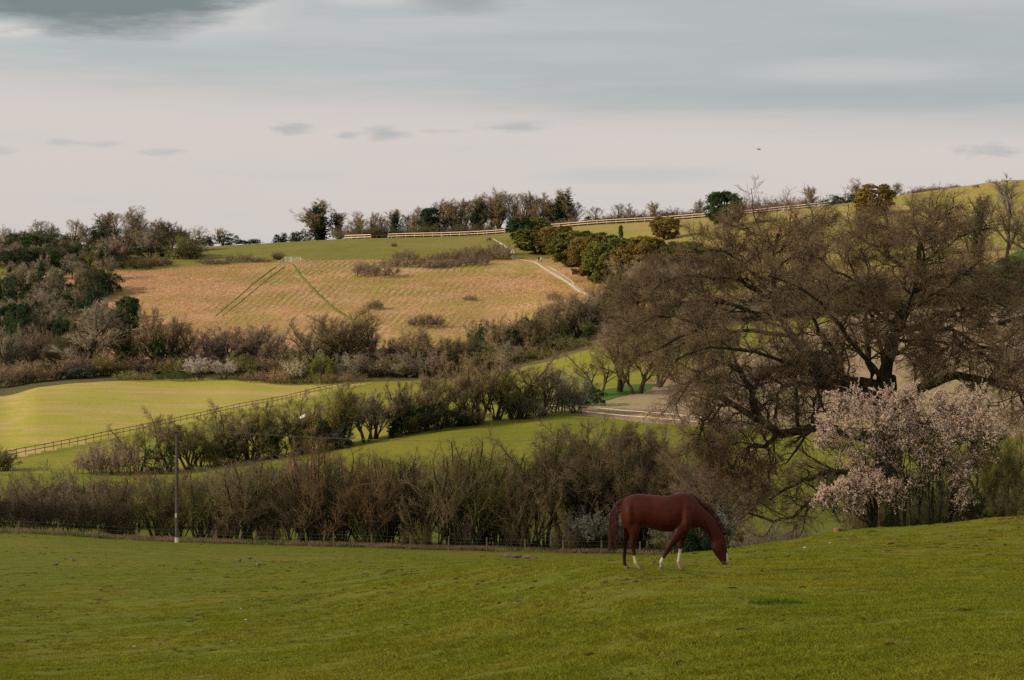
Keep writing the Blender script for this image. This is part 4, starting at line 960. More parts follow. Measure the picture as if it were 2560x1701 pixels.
# ------------------------------------------------------------------ the great oak
OAK_D = 122.0
def make_oak():
    rg = np.random.default_rng(4)
    u = OAK_D / F
    base = at(2236, OAK_D)
    limbs = [   # (points (column, row), start and end radius in columns, depth at start and end in metres)
        ([(2238, 1400), (2232, 1250), (2224, 1120), (2216, 1010), (2216, 940)], 40, 24, 0, 0),
        ([(2216, 1000), (2214, 940), (2222, 905), (2231, 868), (2241, 814), (2254, 793), (2268, 771), (2284, 745), (2297, 712), (2295, 688), (2302, 653), (2297, 621), (2304, 594)], 19, 5, 0, 1.0),
        ([(2304, 594), (2320, 575), (2336, 560), (2350, 535)], 5, 2, 1, 1.8), ([(2302, 600), (2270, 583), (2235, 580), (2200, 560)], 4.5, 2, 1, 0),
        ([(2215, 965), (2160, 957), (2115, 951), (2092, 919), (2084, 884), (2072, 865), (2048, 828), (2030, 790)], 13, 3.5, 0, -2),
        ([(2212, 1010), (2130, 985), (2082, 978), (2057, 941), (2037, 904), (2008, 876), (1984, 847), (1959, 802), (1940, 765), (1926, 741), (1935, 708), (1932, 659), (1938, 625), (1946, 585)], 17, 4, 0, 3.0),
        ([(1926, 741), (1886, 725), (1858, 705), (1828, 696), (1790, 700), (1750, 690)], 7, 2.5, 2.2, 3.2),
        ([(1932, 672), (1900, 640), (1850, 668), (1828, 672), (1815, 655), (1800, 636)], 4, 2, 2.5, 4),
        ([(1932, 690), (1970, 650), (2005, 640)], 4, 2, 2.5, 1.5), ([(1935, 690), (1965, 690), (2020, 690)], 4, 2, 2.5, 2),
        ([(1959, 802), (1870, 775), (1780, 752), (1690, 756), (1610, 790)], 6, 2, 2, 1), ([(1984, 847), (1890, 828), (1780, 828), (1680, 850), (1590, 895)], 6, 2, 1.2, -1),
        ([(1926, 741), (1870, 670), (1790, 625), (1720, 630)], 4.5, 2, 2.5, 1), ([(1938, 625), (1900, 590), (1860, 570)], 3, 1.5, 3, 3), ([(1938, 640), (1990, 590), (2030, 560)], 3, 1.5, 3, 2),
        ([(2214, 1090), (2120, 1085), (2049, 1072), (1992, 1076), (1947, 1083), (1920, 1062), (1894, 1043), (1853, 1027), (1828, 1010), (1796, 988), (1775, 988), (1766, 1023), (1751, 1075)], 17, 3, -0.5, -3.5),
        ([(1900, 1046), (1884, 1020), (1880, 982), (1861, 945), (1845, 917), (1804, 908), (1755, 925), (1718, 962), (1690, 1010)], 10, 2, -2, -3.5),
        ([(1845, 915), (1820, 940), (1790, 945), (1760, 970)], 4, 2, -2.5, -4), ([(1828, 1012), (1792, 1015), (1768, 1045), (1745, 1105)], 5, 2, -3, -4.5), ([(1800, 1015), (1780, 1060), (1770, 1115)], 4, 2, -3, -2.5),
        ([(1950, 1082), (1928, 1102), (1911, 1118), (1878, 1116), (1850, 1135), (1830, 1170)], 8, 2.5, -2, -4), ([(1890, 1118), (1880, 1150), (1850, 1185)], 4, 2, -3, -3),
        ([(1994, 1074), (1994, 994), (1978, 930), (1967, 880), (1950, 840)], 4.5, 2, -1.5, -2.5), ([(2035, 1072), (2032, 1020), (2046, 960), (2020, 930)], 5, 2, -1, -2),
        ([(2082, 978), (2040, 965), (2000, 958), (1960, 965), (1940, 1000), (1930, 1050)], 7, 2, -0.3, -2), ([(2057, 941), (2010, 935), (1960, 915), (1920, 930), (1900, 965)], 5, 2, 0, -1.5),
        ([(2243, 835), (2257, 828), (2305, 817), (2327, 795), (2351, 782), (2388, 793), (2402, 809), (2428, 811), (2469, 814), (2497, 808), (2560, 800)], 9, 2.5, 0, -2),
        ([(2305, 820), (2343, 830), (2375, 822), (2402, 836), (2439, 862), (2469, 868), (2520, 880)], 6.5, 2.5, -0.5, -3),
        ([(2390, 828), (2383, 857), (2356, 878), (2330, 905)], 6, 2.5, -1, -2.5), ([(2402, 809), (2418, 793), (2428, 775), (2461, 761), (2500, 750)], 4, 2, -1, 1),
        ([(2225, 895), (2237, 890), (2268, 868), (2289, 860), (2321, 868), (2350, 890)], 5, 2, -0.3, -2), ([(2392, 850), (2428, 878), (2469, 892), (2495, 911), (2540, 925)], 5.5, 3, -1.5, -3),
        ([(2232, 1060), (2262, 1000), (2295, 972), (2340, 955), (2375, 940), (2418, 943), (2455, 945), (2495, 950), (2525, 940), (2560, 903), (2620, 880)], 13, 5, 0.3, -2), ([(2515, 950), (2530, 962), (2548, 985), (2570, 1030)], 5, 2, -1.5, -2.5),
        ([(2175, 957), (2182, 937), (2171, 908), (2169, 873), (2166, 836), (2161, 798), (2171, 755), (2178, 725), (2170, 670), (2150, 620)], 9, 2, 0.3, 2.5),
        ([(2214, 1185), (2120, 1180), (2051, 1183), (2008, 1201), (1960, 1225), (1925, 1250)], 9, 2.5, -0.5, -4), ([(2220, 1210), (2120, 1215), (2060, 1235), (2037, 1248), (2001, 1274), (1974, 1297), (1941, 1304), (1875, 1284)], 8, 2.5, 0.5, -3),
        ([(2297, 712), (2350, 690), (2420, 682), (2500, 690), (2570, 715)], 6, 2, 0.8, 2.5), ([(2295, 688), (2240, 655), (2170, 610), (2120, 580)], 5, 2, 0.8, 3), ([(2288, 738), (2350, 735), (2430, 740), (2530, 770)], 6, 2, 0.5, -2.5),
        ([(2254, 793), (2190, 735), (2110, 690), (2040, 645)], 6, 2, 0.2, -2), ([(2300, 660), (2360, 620), (2420, 585), (2470, 570)], 4.5, 2, 1, -1), ([(2241, 820), (2190, 780), (2110, 750), (2050, 735)], 5, 2, 0.1, 3),
        ([(2268, 775), (2290, 690), (2310, 640), (2280, 560)], 4, 2, 0.2, -4), ([(2230, 870), (2260, 800), (2330, 740), (2400, 690), (2450, 650)], 6, 2, 0.2, -5), ([(2216, 960), (2150, 880), (2080, 790), (2000, 720), (1920, 690)], 8, 2, 0, -6),
        ([(2216, 960), (2200, 860), (2160, 750), (2120, 650)], 7, 2, 0.2, 6), ([(2216, 1000), (2120, 960), (2000, 920), (1880, 880), (1780, 870), (1690, 900)], 8, 2, 0.3, -6), ([(1690, 756), (1640, 740), (1590, 760)], 3, 1.5, 1.5, 2),
        ([(2497, 808), (2600, 790), (2700, 820), (2780, 870)], 6, 2, -1, 0), ([(2560, 903), (2680, 900), (2780, 950)], 6, 2, -2, -1), ([(1780, 828), (1720, 800), (1650, 790), (1580, 830)], 3.5, 1.5, 0, -2), ([(1790, 700), (1720, 690), (1650, 710), (1600, 740)], 3.5, 1.5, 3, 2),
    ]
    thick, PP, RR = [], [], []
    for pts, r0, r1, z0, z1 in limbs:
        P = np.array(pts, float); n = 14
        seg = np.concatenate([[0], np.cumsum(np.linalg.norm(np.diff(P, axis=0), axis=1))]); seg /= seg[-1]
        t = np.linspace(0, 1, n)
        cx = pchip1(seg, P[:, 0], t); cy = pchip1(seg, P[:, 1], t)
        ext = np.concatenate([[0], np.full(n - 2, 1.0), [0.3]])
        dd = OAK_D + z0 + (z1 - z0) * t + 0.10 * rg.standard_normal(n) * ext
        # true positions: the silhouette is kept while the limb runs towards or away from the viewer
        W = np.stack([(cx - PCX) / F * dd, dd, CZ + (PCY - cy) / F * dd], -1)
        W[1:-1] += 0.05 * rg.standard_normal((n - 2, 3))
        rad = np.linspace(r0, r1, n) * u * (1 + 0.10 * rg.standard_normal(n))
        PP.append(W); RR.append(rad)
    PP = np.array(PP); RR = np.array(RR)
    lp, lr = PP[1:], RR[1:]
    L1, r1 = grow(rg, lp, lr, 16, 0.15, 1.0, 0.5, 1.2, 0.5, 7, 0.26, 0.01, 0.45, 0.4, 0.4, abs_len=2.5)
    r1 = np.clip(r1, 0.016, 0.075)
    L2, r2 = grow(rg, L1, r1, 8, 0.15, 1.0, 0.5, 1.2, 0.5, 5, 0.28, 0.02, 0.55, 0.4, 0.4, abs_len=1.25)
    r2 = np.clip(r2, 0.009, 0.03)
    L3, r3 = grow(rg, L2, r2, 7, 0.2, 1.0, 0.4, 1.1, 0.5, 2, 0.25, 0.04, 0.6, 0.5, 0.4, abs_len=0.62)
    r3 = np.clip(r3, 0.0055, 0.009)
    tw = join([tubes(L3, r3, 3), spikes(rg, L3, r3, 3, 0.40, 0.0066, 0.4, 1.1, 0.05), spikes(rg, L2, r2, 5, 0.38, 0.0056, 0.4, 1.1, 0.05)])
    root = empty('oak_tree', base, 'great bare oak with twisting limbs behind the white blossom', 'tree')
    off = np.array(base)
    def part(nm, vf, mt, col):
        o = put(nm, mesh('oak_' + nm, vf[0] - off, vf[1], nm in ('trunk', 'limb')), mt, root)
        o.color = (*col, 1)
        return o
    part('trunk', tubes(PP[:2], RR[:2], 12), M_bark, (0.050, 0.042, 0.021))
    for a, b in zip(PP[2:], RR[2:]):
        part('limb', tubes(a[None], b[None], 8), M_bark, (0.048, 0.040, 0.020))
    part('branches', join([tubes(L1, r1, 5), tubes(L2, r2, 3)]), M_bark, (0.070, 0.050, 0.027))
    part('twigs', tw, M_twig, (0.265, 0.172, 0.097))
make_oak()

# ------------------------------------------------------------------ blossoming shrub in front of the oak
def make_blossom():
    rg = np.random.default_rng(12)
    D0 = 106.0
    base = at(2235, D0)
    u = D0 / F
    def W(x, y, dz=0.0):
        d = D0 + dz
        return np.array([(x - PCX) / F * d, d, CZ + (PCY - y) / F * d])
    # crown clumps (column, row, radius in columns, depth, share of blossom)
    cl = [(2150, 1010, 75, 0, 1), (2100, 1060, 70, -.6, 1), (2190, 1060, 80, -.8, .8), (2230, 1000, 70, .6, 1), (2120, 1110, 65, -.3, .8), (2060, 1090, 40, 0, 1), (2260, 1070, 70, .4, .5),
          (2310, 1050, 70, 0, .7), (2380, 1030, 75, .5, 1), (2430, 1010, 70, 0, 1), (2450, 1060, 60, -.4, 1), (2400, 1090, 70, 0, .6), (2340, 1110, 70, -.5, .5), (2440, 1130, 55, .2, .5), (2400, 1180, 55, -.2, .55),
          (2330, 1160, 60, .3, .35), (2180, 1130, 70, .5, .45), (2240, 1150, 65, .2, .3), (2080, 1225, 45, -1.0, 1), (2130, 1210, 55, -.8, 1), (2190, 1215, 60, -1.0, .9), (2240, 1225, 55, -.8, .6), (2150, 1170, 50, -.6, .7),
          (2290, 1200, 50, 0, .3), (2060, 1240, 30, -1.1, 1), (2120, 1245, 40, -1.0, 1), (2400, 1240, 40, 0, .4), (2100, 1000, 40, .3, .8), (2480, 1080, 45, .5, .3), (2350, 1000, 40, .8, .8), (2275, 985, 45, .8, .8), (2300, 1030, 60, .5, .9), (2310, 1090, 60, .2, .7), (2270, 1110, 55, -.6, .6), (2360, 1130, 50, -.3, .6)]
    cl = [(x, y + 16, r, dz, s) for x, y, r, dz, s in cl]
    footc = [2185, 2205, 2245, 2278, 2262, 2300, 2330, 2350, 2220, 2375]
    cent = np.array([W(x, y, dz) for x, y, r, dz, s in cl]); rad = np.array([c[2] for c in cl]) * u * 0.84; share = np.array([c[4] for c in cl])
    feet = np.array([np.array(at(x, D0 + rg.uniform(-0.5, 0.6))) for x in footc]); feet[:, 2] -= 0.05
    # a stem from a foot to every clump
    fi = np.array([int(np.argmin(np.abs(feet[:, 0] - c[0]) + rg.uniform(0, 0.4, len(feet)))) for c in cent])
    t = np.linspace(0, 1, 8)[None, :, None]
    a = feet[fi][:, None, :]; b = cent[:, None, :]
    P0 = a + (b - a) * np.concatenate([t ** 1.5, t ** 1.5, t ** 0.8], -1)
    P0[:, 1:-1] += 0.07 * rg.standard_normal(P0[:, 1:-1].shape)
    R0 = np.linspace(0.045, 0.012, 8)[None, :] * rg.uniform(0.7, 1.3, len(cl))[:, None]
    P1, R1 = [], []
    n1 = 34
    k = np.repeat(np.arange(len(cl)), n1)
    d = unit(rg.standard_normal((len(k), 3)) + np.array([0, 0, 0.35]))
    p = cent[k] + 0.15 * rad[k][:, None] * rg.standard_normal((len(k), 3))
    L = rad[k] * rg.uniform(0.7, 1.25, len(k))
    P1 = np.empty((len(k), 5, 3)); P1[:, 0] = p
    for j in range(1, 5):
        d = unit(d + 0.18 * rg.standard_normal(d.shape)); p = p + d * (L / 4)[:, None]; P1[:, j] = p
    R1 = np.tile(np.linspace(0.010, 0.004, 5), (len(k), 1))
    P2, R2 = grow(rg, P1, R1, 8, 0.15, 1, 0.4, 1.0, 0.45, 3, 0.2, 0.1, 0.6)
    tw = join([tubes(P1, R1, 3), tubes(P2, np.maximum(R2, 0.003), 3)])
    pts, k2 = [], np.repeat(k, 8)
    q = 34
    kk = np.repeat(np.arange(len(P2)), q)
    tt = rg.uniform(0.05, 1.0, len(kk)) * 1.999; i = tt.astype(int); w = (tt - i)[:, None]
    pp = P2[kk, i] * (1 - w) + P2[kk, i + 1] * w + 0.020 * rg.standard_normal((len(kk), 3))
    # blossom sits on the outer, upper shoots
    rel = (pp - cent[k2[kk]]) / rad[k2[kk]][:, None]
    ok = rg.uniform(0, 1, len(kk)) < share[k2[kk]] * np.clip(0.62 + 0.6 * rel[:, 2] - 0.25 * rel[:, 1] - 0.15 * rel[:, 0], 0.06, 1.0)
    pe = leaves(rg, pp[ok], unit(rg.standard_normal((ok.sum(), 3))), 0.0245, 0.8)
    lv_i = rg.uniform(0, 1, len(kk)) < 0.11
    lf = leaves(rg, pp[lv_i], unit(rg.standard_normal((lv_i.sum(), 3))), 0.040, 0.8)
    off = np.array(base)
    root = empty('blossoming_tree', base, 'large blackthorn in pinkish white blossom in front of the oak', 'shrub')
    for nm, vf, mt, col in (('stems', tubes(P0, R0, 6), M_bark, (0.045, 0.036, 0.024)), ('twigs', tw, M_twig, (0.11, 0.075, 0.045)), ('leaves', lf, M_leaf, (0.045, 0.058, 0.018)), ('blossom', pe, M_petal, (0.98, 0.72, 0.58))):
        o = put(nm, mesh('blossom_' + nm, vf[0] - off, vf[1]), mt, root); o.color = (*col, 1)
make_blossom()
row([('coppice', 2190, 112, 1190, 110, OLD, 'dark olive'), ('coppice', 2270, 112, 1170, 110, OLD, 'dark olive'), ('coppice', 2360, 113, 1150, 130, OLD, 'dark olive'), ('tree', 2450, 112, 1060, 150, OL, 'olive'), ('tree', 2540, 114, 1050, 170, OL, 'olive'), ('tree', 2600, 112, 1090, 150, OL, 'olive'),
     ('scrub', 2160, 108, 1240, 90, BR, 'brown'), ('scrub', 2480, 107, 1210, 130, OLD, 'dark olive'), ('scrub', 2400, 109, 1230, 110, OLD, 'dark olive'), ('scrub', 2560, 105, 1200, 130, OLD, 'dark olive'), ('scrub', 2300, 110, 1240, 120, OLD, 'dark olive')],
    'beside the blossoming blackthorn', 'shrubs under the oak')

# ------------------------------------------------------------------ grass as real tufts
def scatter(name, label, V, rot, scl, tuft, mat, cat_name):
    """one stuff object: tuft mesh set on every vertex of a point cloud"""
    me = bpy.data.meshes.new(name)
    me.vertices.add(len(V)); me.vertices.foreach_set('co', np.asarray(V, np.float32).ravel())
    for nm, arr in (('rot', rot), ('scl', scl)):
        a = me.attributes.new(nm, 'FLOAT', 'POINT'); a.data.foreach_set('value', np.asarray(arr, np.float32))
    me.update()
    o = bpy.data.objects.new(name, me); C.objects.link(o)
    tag(o, label, kind='stuff')
    src = bpy.data.objects.new(cat_name, tuft); C.objects.link(src)
    tuft.materials.append(mat)
    src.parent = o
    src.location = tuple(V[0]); src['kind'] = 'stuff'
    ng = bpy.data.node_groups.new(name + '_nodes', 'GeometryNodeTree')
    ng.interface.new_socket('Geometry', in_out='INPUT', socket_type='NodeSocketGeometry')
    ng.interface.new_socket('Geometry', in_out='OUTPUT', socket_type='NodeSocketGeometry')
    N = ng.nodes; L = ng.links
    gi = N.new('NodeGroupInput'); go = N.new('NodeGroupOutput')
    ip = N.new('GeometryNodeInstanceOnPoints'); oi = N.new('GeometryNodeObjectInfo')
    oi.inputs['Object'].default_value = src
    ar = N.new('GeometryNodeInputNamedAttribute'); ar.data_type = 'FLOAT'; ar.inputs['Name'].default_value = 'rot'
    as_ = N.new('GeometryNodeInputNamedAttribute'); as_.data_type = 'FLOAT'; as_.inputs['Name'].default_value = 'scl'
    cx = N.new('ShaderNodeCombineXYZ')
    L.new(gi.outputs[0], ip.inputs['Points']); L.new(oi.outputs['Geometry'], ip.inputs['Instance'])
    L.new(ar.outputs[0], cx.inputs[2]); L.new(cx.outputs[0], ip.inputs['Rotation'])
    L.new(as_.outputs[0], ip.inputs['Scale']); L.new(ip.outputs[0], go.inputs[0])
    md = o.modifiers.new('tufts', 'NODES'); md.node_group = ng
    return o
def tuft_mesh(name, seed, n, spread, h0, h1, wd, lean):
    rg = np.random.default_rng(seed)
    a = rg.uniform(0, 6.283, n); r = spread * np.sqrt(rg.uniform(0, 1, n))
    b = np.stack([r * np.cos(a), r * np.sin(a), np.full(n, -0.01)], -1)
    hh = rg.uniform(h0, h1, n); la = rg.uniform(0, 6.283, n); lm = rg.uniform(0.1, lean, n) * hh
    tip = b + np.stack([lm * np.cos(la), lm * np.sin(la), hh], -1)
    mid = b + (tip - b) * 0.55 + np.stack([np.zeros(n), np.zeros(n), hh * 0.12], -1)
    fa = rg.uniform(0, 6.283, n); sd = np.stack([np.cos(fa), np.sin(fa), np.zeros(n)], -1) * wd
    V = np.stack([b - sd, b + sd, mid + sd * 0.8, mid - sd * 0.8, tip], 1).reshape(-1, 3)
    k = np.arange(n)[:, None] * 5
    Fc = np.concatenate([k + np.array([[0, 1, 2]]), k + np.array([[0, 2, 3]]), k + np.array([[3, 2, 4]])])
    return mesh(name, V, Fc)
def grass_blade_mat(name, ca, cb, cc, sc, lo=0.65, hi=1.35):
    m, g = new_mat(name)
    p = g.pos()
    oi = g.n('ShaderNodeObjectInfo')
    nm = g.noise(g.mapv(p, loc=(31, 7, 0)), sc, 3, 0.6)
    c = g.mix(g.rng(nm, 0.36, 0.64), ca, cb)
    c = g.mix(g.m('MULTIPLY', g.rng(g.noise(p, sc * 0.12, 2), 0.45, 0.65), 0.6), c, cc)
    hs = g.n('ShaderNodeHueSaturation', None, Color=c, Value=g.rng(oi.outputs['Random'], 0, 1, lo, hi, False), Hue=g.rng(oi.outputs['Random'], 0, 1, 0.485, 0.51, False))
    d = g.n('ShaderNodeBsdfDiffuse', None, Color=hs.outputs[0]); t = g.n('ShaderNodeBsdfTranslucent', None, Color=hs.outputs[0])
    mx = g.n('ShaderNodeMixShader', None, i0=0.35, i1=d.outputs[0], i2=t.outputs[0])
    g.n('ShaderNodeOutputMaterial', None, Surface=mx.outputs[0])
    return m
rgG = np.random.default_rng(77)
M_blade = grass_blade_mat('pasture_blades', (0.255, 0.258, 0.024), (0.205, 0.224, 0.021), (0.300, 0.248, 0.030), 0.9)
n = 190000
xs = rgG.uniform(-120, 2680, n); dd = np.exp(rgG.uniform(math.log(19), math.log(205), n))
Xp = (xs - PCX) / F * dd
c1 = pchip1([p[0] for p in CURVES[1]], [p[2] for p in CURVES[1]], xs)
cl = vnoise(Xp, dd, 0.7, 21) + 0.6 * vnoise(Xp, dd, 2.2, 22)
c5 = pchip1([p[0] for p in CURVES[5]], [p[2] for p in CURVES[5]], xs)
ok = (dd > c1 * 0.85) & (dd < c5) & (cl > rgG.uniform(-1.3, 0.6, n))
Xp, dd, cl = Xp[ok], dd[ok], cl[ok]
V = np.stack([Xp, dd, height(Xp, dd)], -1)
scatter('pasture_sward', 'short grazed grass of the near pasture', V, rgG.uniform(0, 6.28, len(V)), rgG.uniform(0.6, 1.2, len(V)) * (1 + 0.35 * np.clip(cl, -1, 1)), tuft_mesh('sward_tuft', 1, 22, 0.17, 0.012, 0.042, 0.006, 1.6), M_blade, 'grass_tuft')

# flecks of poached turf: small brown and dark green clods pressed into the sward
def fleck_mat(name, ca, cb):
    m, g = new_mat(name)
    oi = g.n('ShaderNodeObjectInfo')
    c = g.mix(g.rng(oi.outputs['Random'], 0.35, 0.65), ca, cb)
    hs = g.n('ShaderNodeHueSaturation', None, Color=c, Value=g.rng(g.noise(g.pos(), 9.0, 2), 0.3, 0.7, 0.6, 1.4, False))
    finish(g, hs.outputs[0], 0.95, None, 0.05)
    return m
n = 26000
xs = rgG.uniform(-120, 2680, n); dd = np.exp(rgG.uniform(math.log(19), math.log(200), n))
c1 = pchip1([p[0] for p in CURVES[1]], [p[2] for p in CURVES[1]], xs); c5 = pchip1([p[0] for p in CURVES[5]], [p[2] for p in CURVES[5]], xs)
Xp = (xs - PCX) / F * dd
ok = (dd > c1 * 0.85) & (dd < c5 - 1) & (vnoise(Xp, dd, 3.5, 51) + 0.7 * vnoise(Xp, dd, 1.2, 52) > rgG.uniform(-0.2, 1.2, n))
V = np.stack([Xp, dd, height(Xp, dd)], -1)[ok]
rgC = np.random.default_rng(6)
bm = bmesh.new()
for k in range(5):
    r_ = bmesh.ops.create_icosphere(bm, subdivisions=1, radius=1.0)
    o_ = rgC.uniform(-1.4, 1.4, 2); s_ = rgC.uniform(0.35, 0.95)
    for v in r_['verts']:
        v.co = Vector((v.co.x * s_ * rgC.uniform(0.8, 1.2) + o_[0], v.co.y * s_ + o_[1], v.co.z * s_ * 0.55 * rgC.uniform(0.7, 1.3)))
for v in bm.verts:
    v.co *= 0.03
fl = bpy.data.meshes.new('fleck'); bm.to_mesh(fl); bm.free()
scatter('poached_turf', 'small clods and dead tufts speckling the near pasture', V, rgG.uniform(0, 6.28, len(V)), (0.55 + 1.5 * rgG.uniform(0, 1, len(V)) ** 3) * np.clip(V[:, 1] / 45, 0.8, 2.0), fl, fleck_mat('turf_fleck', (0.115, 0.072, 0.022), (0.070, 0.088, 0.016)), 'turf_clod')

# long pale grass and nettles under the hedge fence
M_rank = grass_blade_mat('rank_grass', (0.36, 0.25, 0.16), (0.17, 0.20, 0.04), (0.30, 0.20, 0.13), 0.5)
n = 7000
xs = rgG.uniform(-100, 1900, n)
cd = pchip1([p[0] for p in CURVES[5]], [p[2] for p in CURVES[5]], xs)
dd = cd + rgG.uniform(0.2, 4.5, n)
Xp = (xs - PCX) / F * dd
ok = vnoise(Xp, dd, 3.0, 33) > rgG.uniform(-1, 0.5, n)
V = np.stack([Xp, dd, height(Xp, dd)], -1)[ok]
scatter('rank_grass', 'rank pale grass and weeds along the foot of the hedge', V, rgG.uniform(0, 6.28, len(V)), rgG.uniform(0.5, 1.3, len(V)), tuft_mesh('rank_tuft', 2, 16, 0.22, 0.12, 0.38, 0.012, 0.8), M_rank, 'grass_tuft')

# dry grass in furrowed rows on the slope
M_dryb = grass_blade_mat('dry_blades', (0.60, 0.355, 0.200), (0.46, 0.325, 0.115), (0.68, 0.375, 0.260), 0.10, 0.86, 1.14)
n = 80000
xs = rgG.uniform(150, 1545, n)
da = pchip1([p[0] for p in CURVES[9]], [p[2] for p in CURVES[9]], xs); db = pchip1([p[0] for p in CURVES[10]], [p[2] for p in CURVES[10]], xs)
dd = da + (db + 4 - da) * rgG.uniform(0, 1, n)
Xp = (xs - PCX) / F * dd
# furrows run up and down the slope, bending to the right
s = Xp - 0.10 * (dd - 560) - 0.0006 * np.clip(Xp + 40, 0, 99) * (dd - 560)
wob = 0.35 * vnoise(Xp, dd, 9.0, 41)
ph = np.abs(((s + wob) / 1.75) % 1.0 - 0.5)
mid = np.exp(-((Xp + 40) / 34.0) ** 2)                       # furrows show most in the middle of the slope
green = vnoise(Xp, dd, 16.0, 42) + 0.5 * vnoise(Xp, dd, 5.0, 43)
fr = (dd - da) / (db - da)
band = np.clip((xs - 760) / 160, 0, 1) * np.clip(1 - np.abs(fr - 0.86) / 0.13, 0, 1)      # greener strip under the scrub
keep = rgG.uniform(0, 1, n) < np.clip(1.0 - 0.95 * mid * (ph < 0.24) - 0.30 * (green > 0.45) - 0.9 * band, 0.04, 1)
trk = [px(*p) for p in ((733, 663), (748, 685), (775, 715), (810, 750), (850, 782), (895, 806))]
def near(path, w):
    P = np.array([[p.x, p.y] for p in path]); out = np.zeros(len(Xp), bool)
    for a, b in zip(P[:-1], P[1:]):
        ab = b - a; t = np.clip(((Xp - a[0]) * ab[0] + (dd - a[1]) * ab[1]) / (ab @ ab), 0, 1)
        out |= np.hypot(Xp - a[0] - t * ab[0], dd - a[1] - t * ab[1]) < w
    return out
for path, w in ((trk, 0.8), ([px(690, 668), px(538, 792)], 0.42), ([px(712, 668), px(556, 792)], 0.42), (tp, 0.9)):
    keep &= ~near(path, w)
V = np.stack([Xp, dd, height(Xp, dd)], -1)[keep]
scatter('dry_grass', 'tall dry tan grass growing in furrowed rows on the slope', V, rgG.uniform(0, 6.28, len(V)), rgG.uniform(0.6, 1.25, len(V)), tuft_mesh('dry_tuft', 3, 14, 0.22, 0.10, 0.26, 0.02, 1.0), M_dryb, 'grass_tuft')

# ------------------------------------------------------------------ fences
def box_mesh(name, sx=1, sy=1, sz=1, z0=0.0, bev=0.0):
    bm = bmesh.new()
    bmesh.ops.create_cube(bm, size=1.0)
    for v in bm.verts:
        v.co = Vector((v.co.x * sx, v.co.y * sy, (v.co.z + 0.5) * sz + z0))
    if bev:
        bmesh.ops.bevel(bm, geom=bm.edges[:], offset=bev, segments=1, affect='EDGES')
    me = bpy.data.meshes.new(name); bm.to_mesh(me); bm.free()
    return me
def along(pts, step):
    """ground points every step metres along a plan polyline"""
    P = np.array([[p.x, p.y] for p in pts])
    seg = np.concatenate([[0], np.cumsum(np.linalg.norm(np.diff(P, axis=0), axis=1))])
    k = max(2, int(round(seg[-1] / step)) + 1)
    t = np.linspace(0, seg[-1], k)
    X = np.interp(t, seg, P[:, 0]); Y = np.interp(t, seg, P[:, 1])
    Z = height(X, Y)
    return [Vector(v) for v in zip(X, Y, Z)]
def bar(name, a, b, w, h, me, mat, parent):
    """box part from a to b (world), me is a unit box along X"""
    d = b - a
    o = bpy.data.objects.new(name, me); C.objects.link(o); o.parent = parent
    o.location = (a + b) / 2 - parent.location
    o.rotation_euler = d.to_track_quat('X', 'Z').to_euler()
    o.scale = (d.length, w, h)
    return o
UNIT = {}
def unit_box(mat):
    if mat.name not in UNIT:
        me = box_mesh('plank_' + mat.name); me.transform(Matrix.Translation((0, 0, -0.5))); me.materials.append(mat); UNIT[mat.name] = me
    return UNIT[mat.name]
def rail_fence(name, label, pts, step, ph, pw, rails, rw, rh, mp, mr, wires=(), seed=1, group=None, wire_r=0.006, jitter=0.04):
    rg = random.Random(seed)
    ps = along(pts, step)
    root = empty(name, ps[0], label, 'fence', group)
    pm = box_mesh(name + '_post', pw, pw, ph + 0.3, -0.3, pw * 0.12); pm.materials.append(mp)
    for p in ps:
        o = bpy.data.objects.new('post', pm); C.objects.link(o); o.parent = root
        o.location = p - root.location
        o.rotation_euler = (rg.uniform(-jitter, jitter), rg.uniform(-jitter, jitter), rg.uniform(-0.2, 0.2)); o.scale = (1, 1, rg.uniform(0.94, 1.06))
    for hz in rails:
        for a, b in zip(ps[:-1], ps[1:]):
            off = Vector((0, -pw * 0.5 - rw * 0.55, 0))
            bar('rail', a + Vector((0, 0, hz + rg.uniform(-.02, .02))) + off, b + Vector((0, 0, hz + rg.uniform(-.02, .02))) + off, rw, rh, unit_box(mr), mr, root)
    for hz in wires:
        P = []
        for a, b in zip(ps[:-1], ps[1:]):
            for f in (0, 0.5):
                q = a.lerp(b, f) + Vector((0, -pw * 0.5 - 0.01, hz - 0.02 * (f == 0.5)))
                P.append(q - root.location)
        P.append(ps[-1] + Vector((0, -pw * 0.5 - 0.01, hz)) - root.location)
        V, Fc = tubes(np.array([[list(v) for v in P]]), np.full((1, len(P)), wire_r), 4)
        put('wire', mesh('wire', V, Fc), M_wire, root)
    return root
rail_fence('wire_fence', 'post and wire fence along the near hedge', [at(x, pchip1([p[0] for p in CURVES[5]], [p[2] for p in CURVES[5]], x) - 0.6) for x in (-150, 0, 220, 440, 640, 860, 1080, 1280, 1440, 1600)], 3.2, 1.15, 0.11, (), 0, 0, M_post, M_post, (1.05, 0.75, 0.45), 2, None, 0.005)
rail_fence('rail_fence', 'dark post and rail fence across the bright crop field', [px(x, y, 280) for x, y in ((-60, 1161), (120, 1128), (300, 1091), (460, 1057), (640, 1018), (780, 987), (915, 959))], 2.6, 1.15, 0.10, (1.05, 0.55), 0.045, 0.10, M_greywood, M_greywood, (), 3)
rail_fence('rail_fence', 'pale two railed fence below the ploughed field', [px(x, y, 280) for x, y in ((1362, 1019), (1380, 1024), (1420, 1033), (1470, 1040), (1560, 1049), (1660, 1057), (1760, 1068))], 2.4, 1.35, 0.09, (1.22, 0.55), 0.045, 0.09, M_post, M_palewood, (), 4)
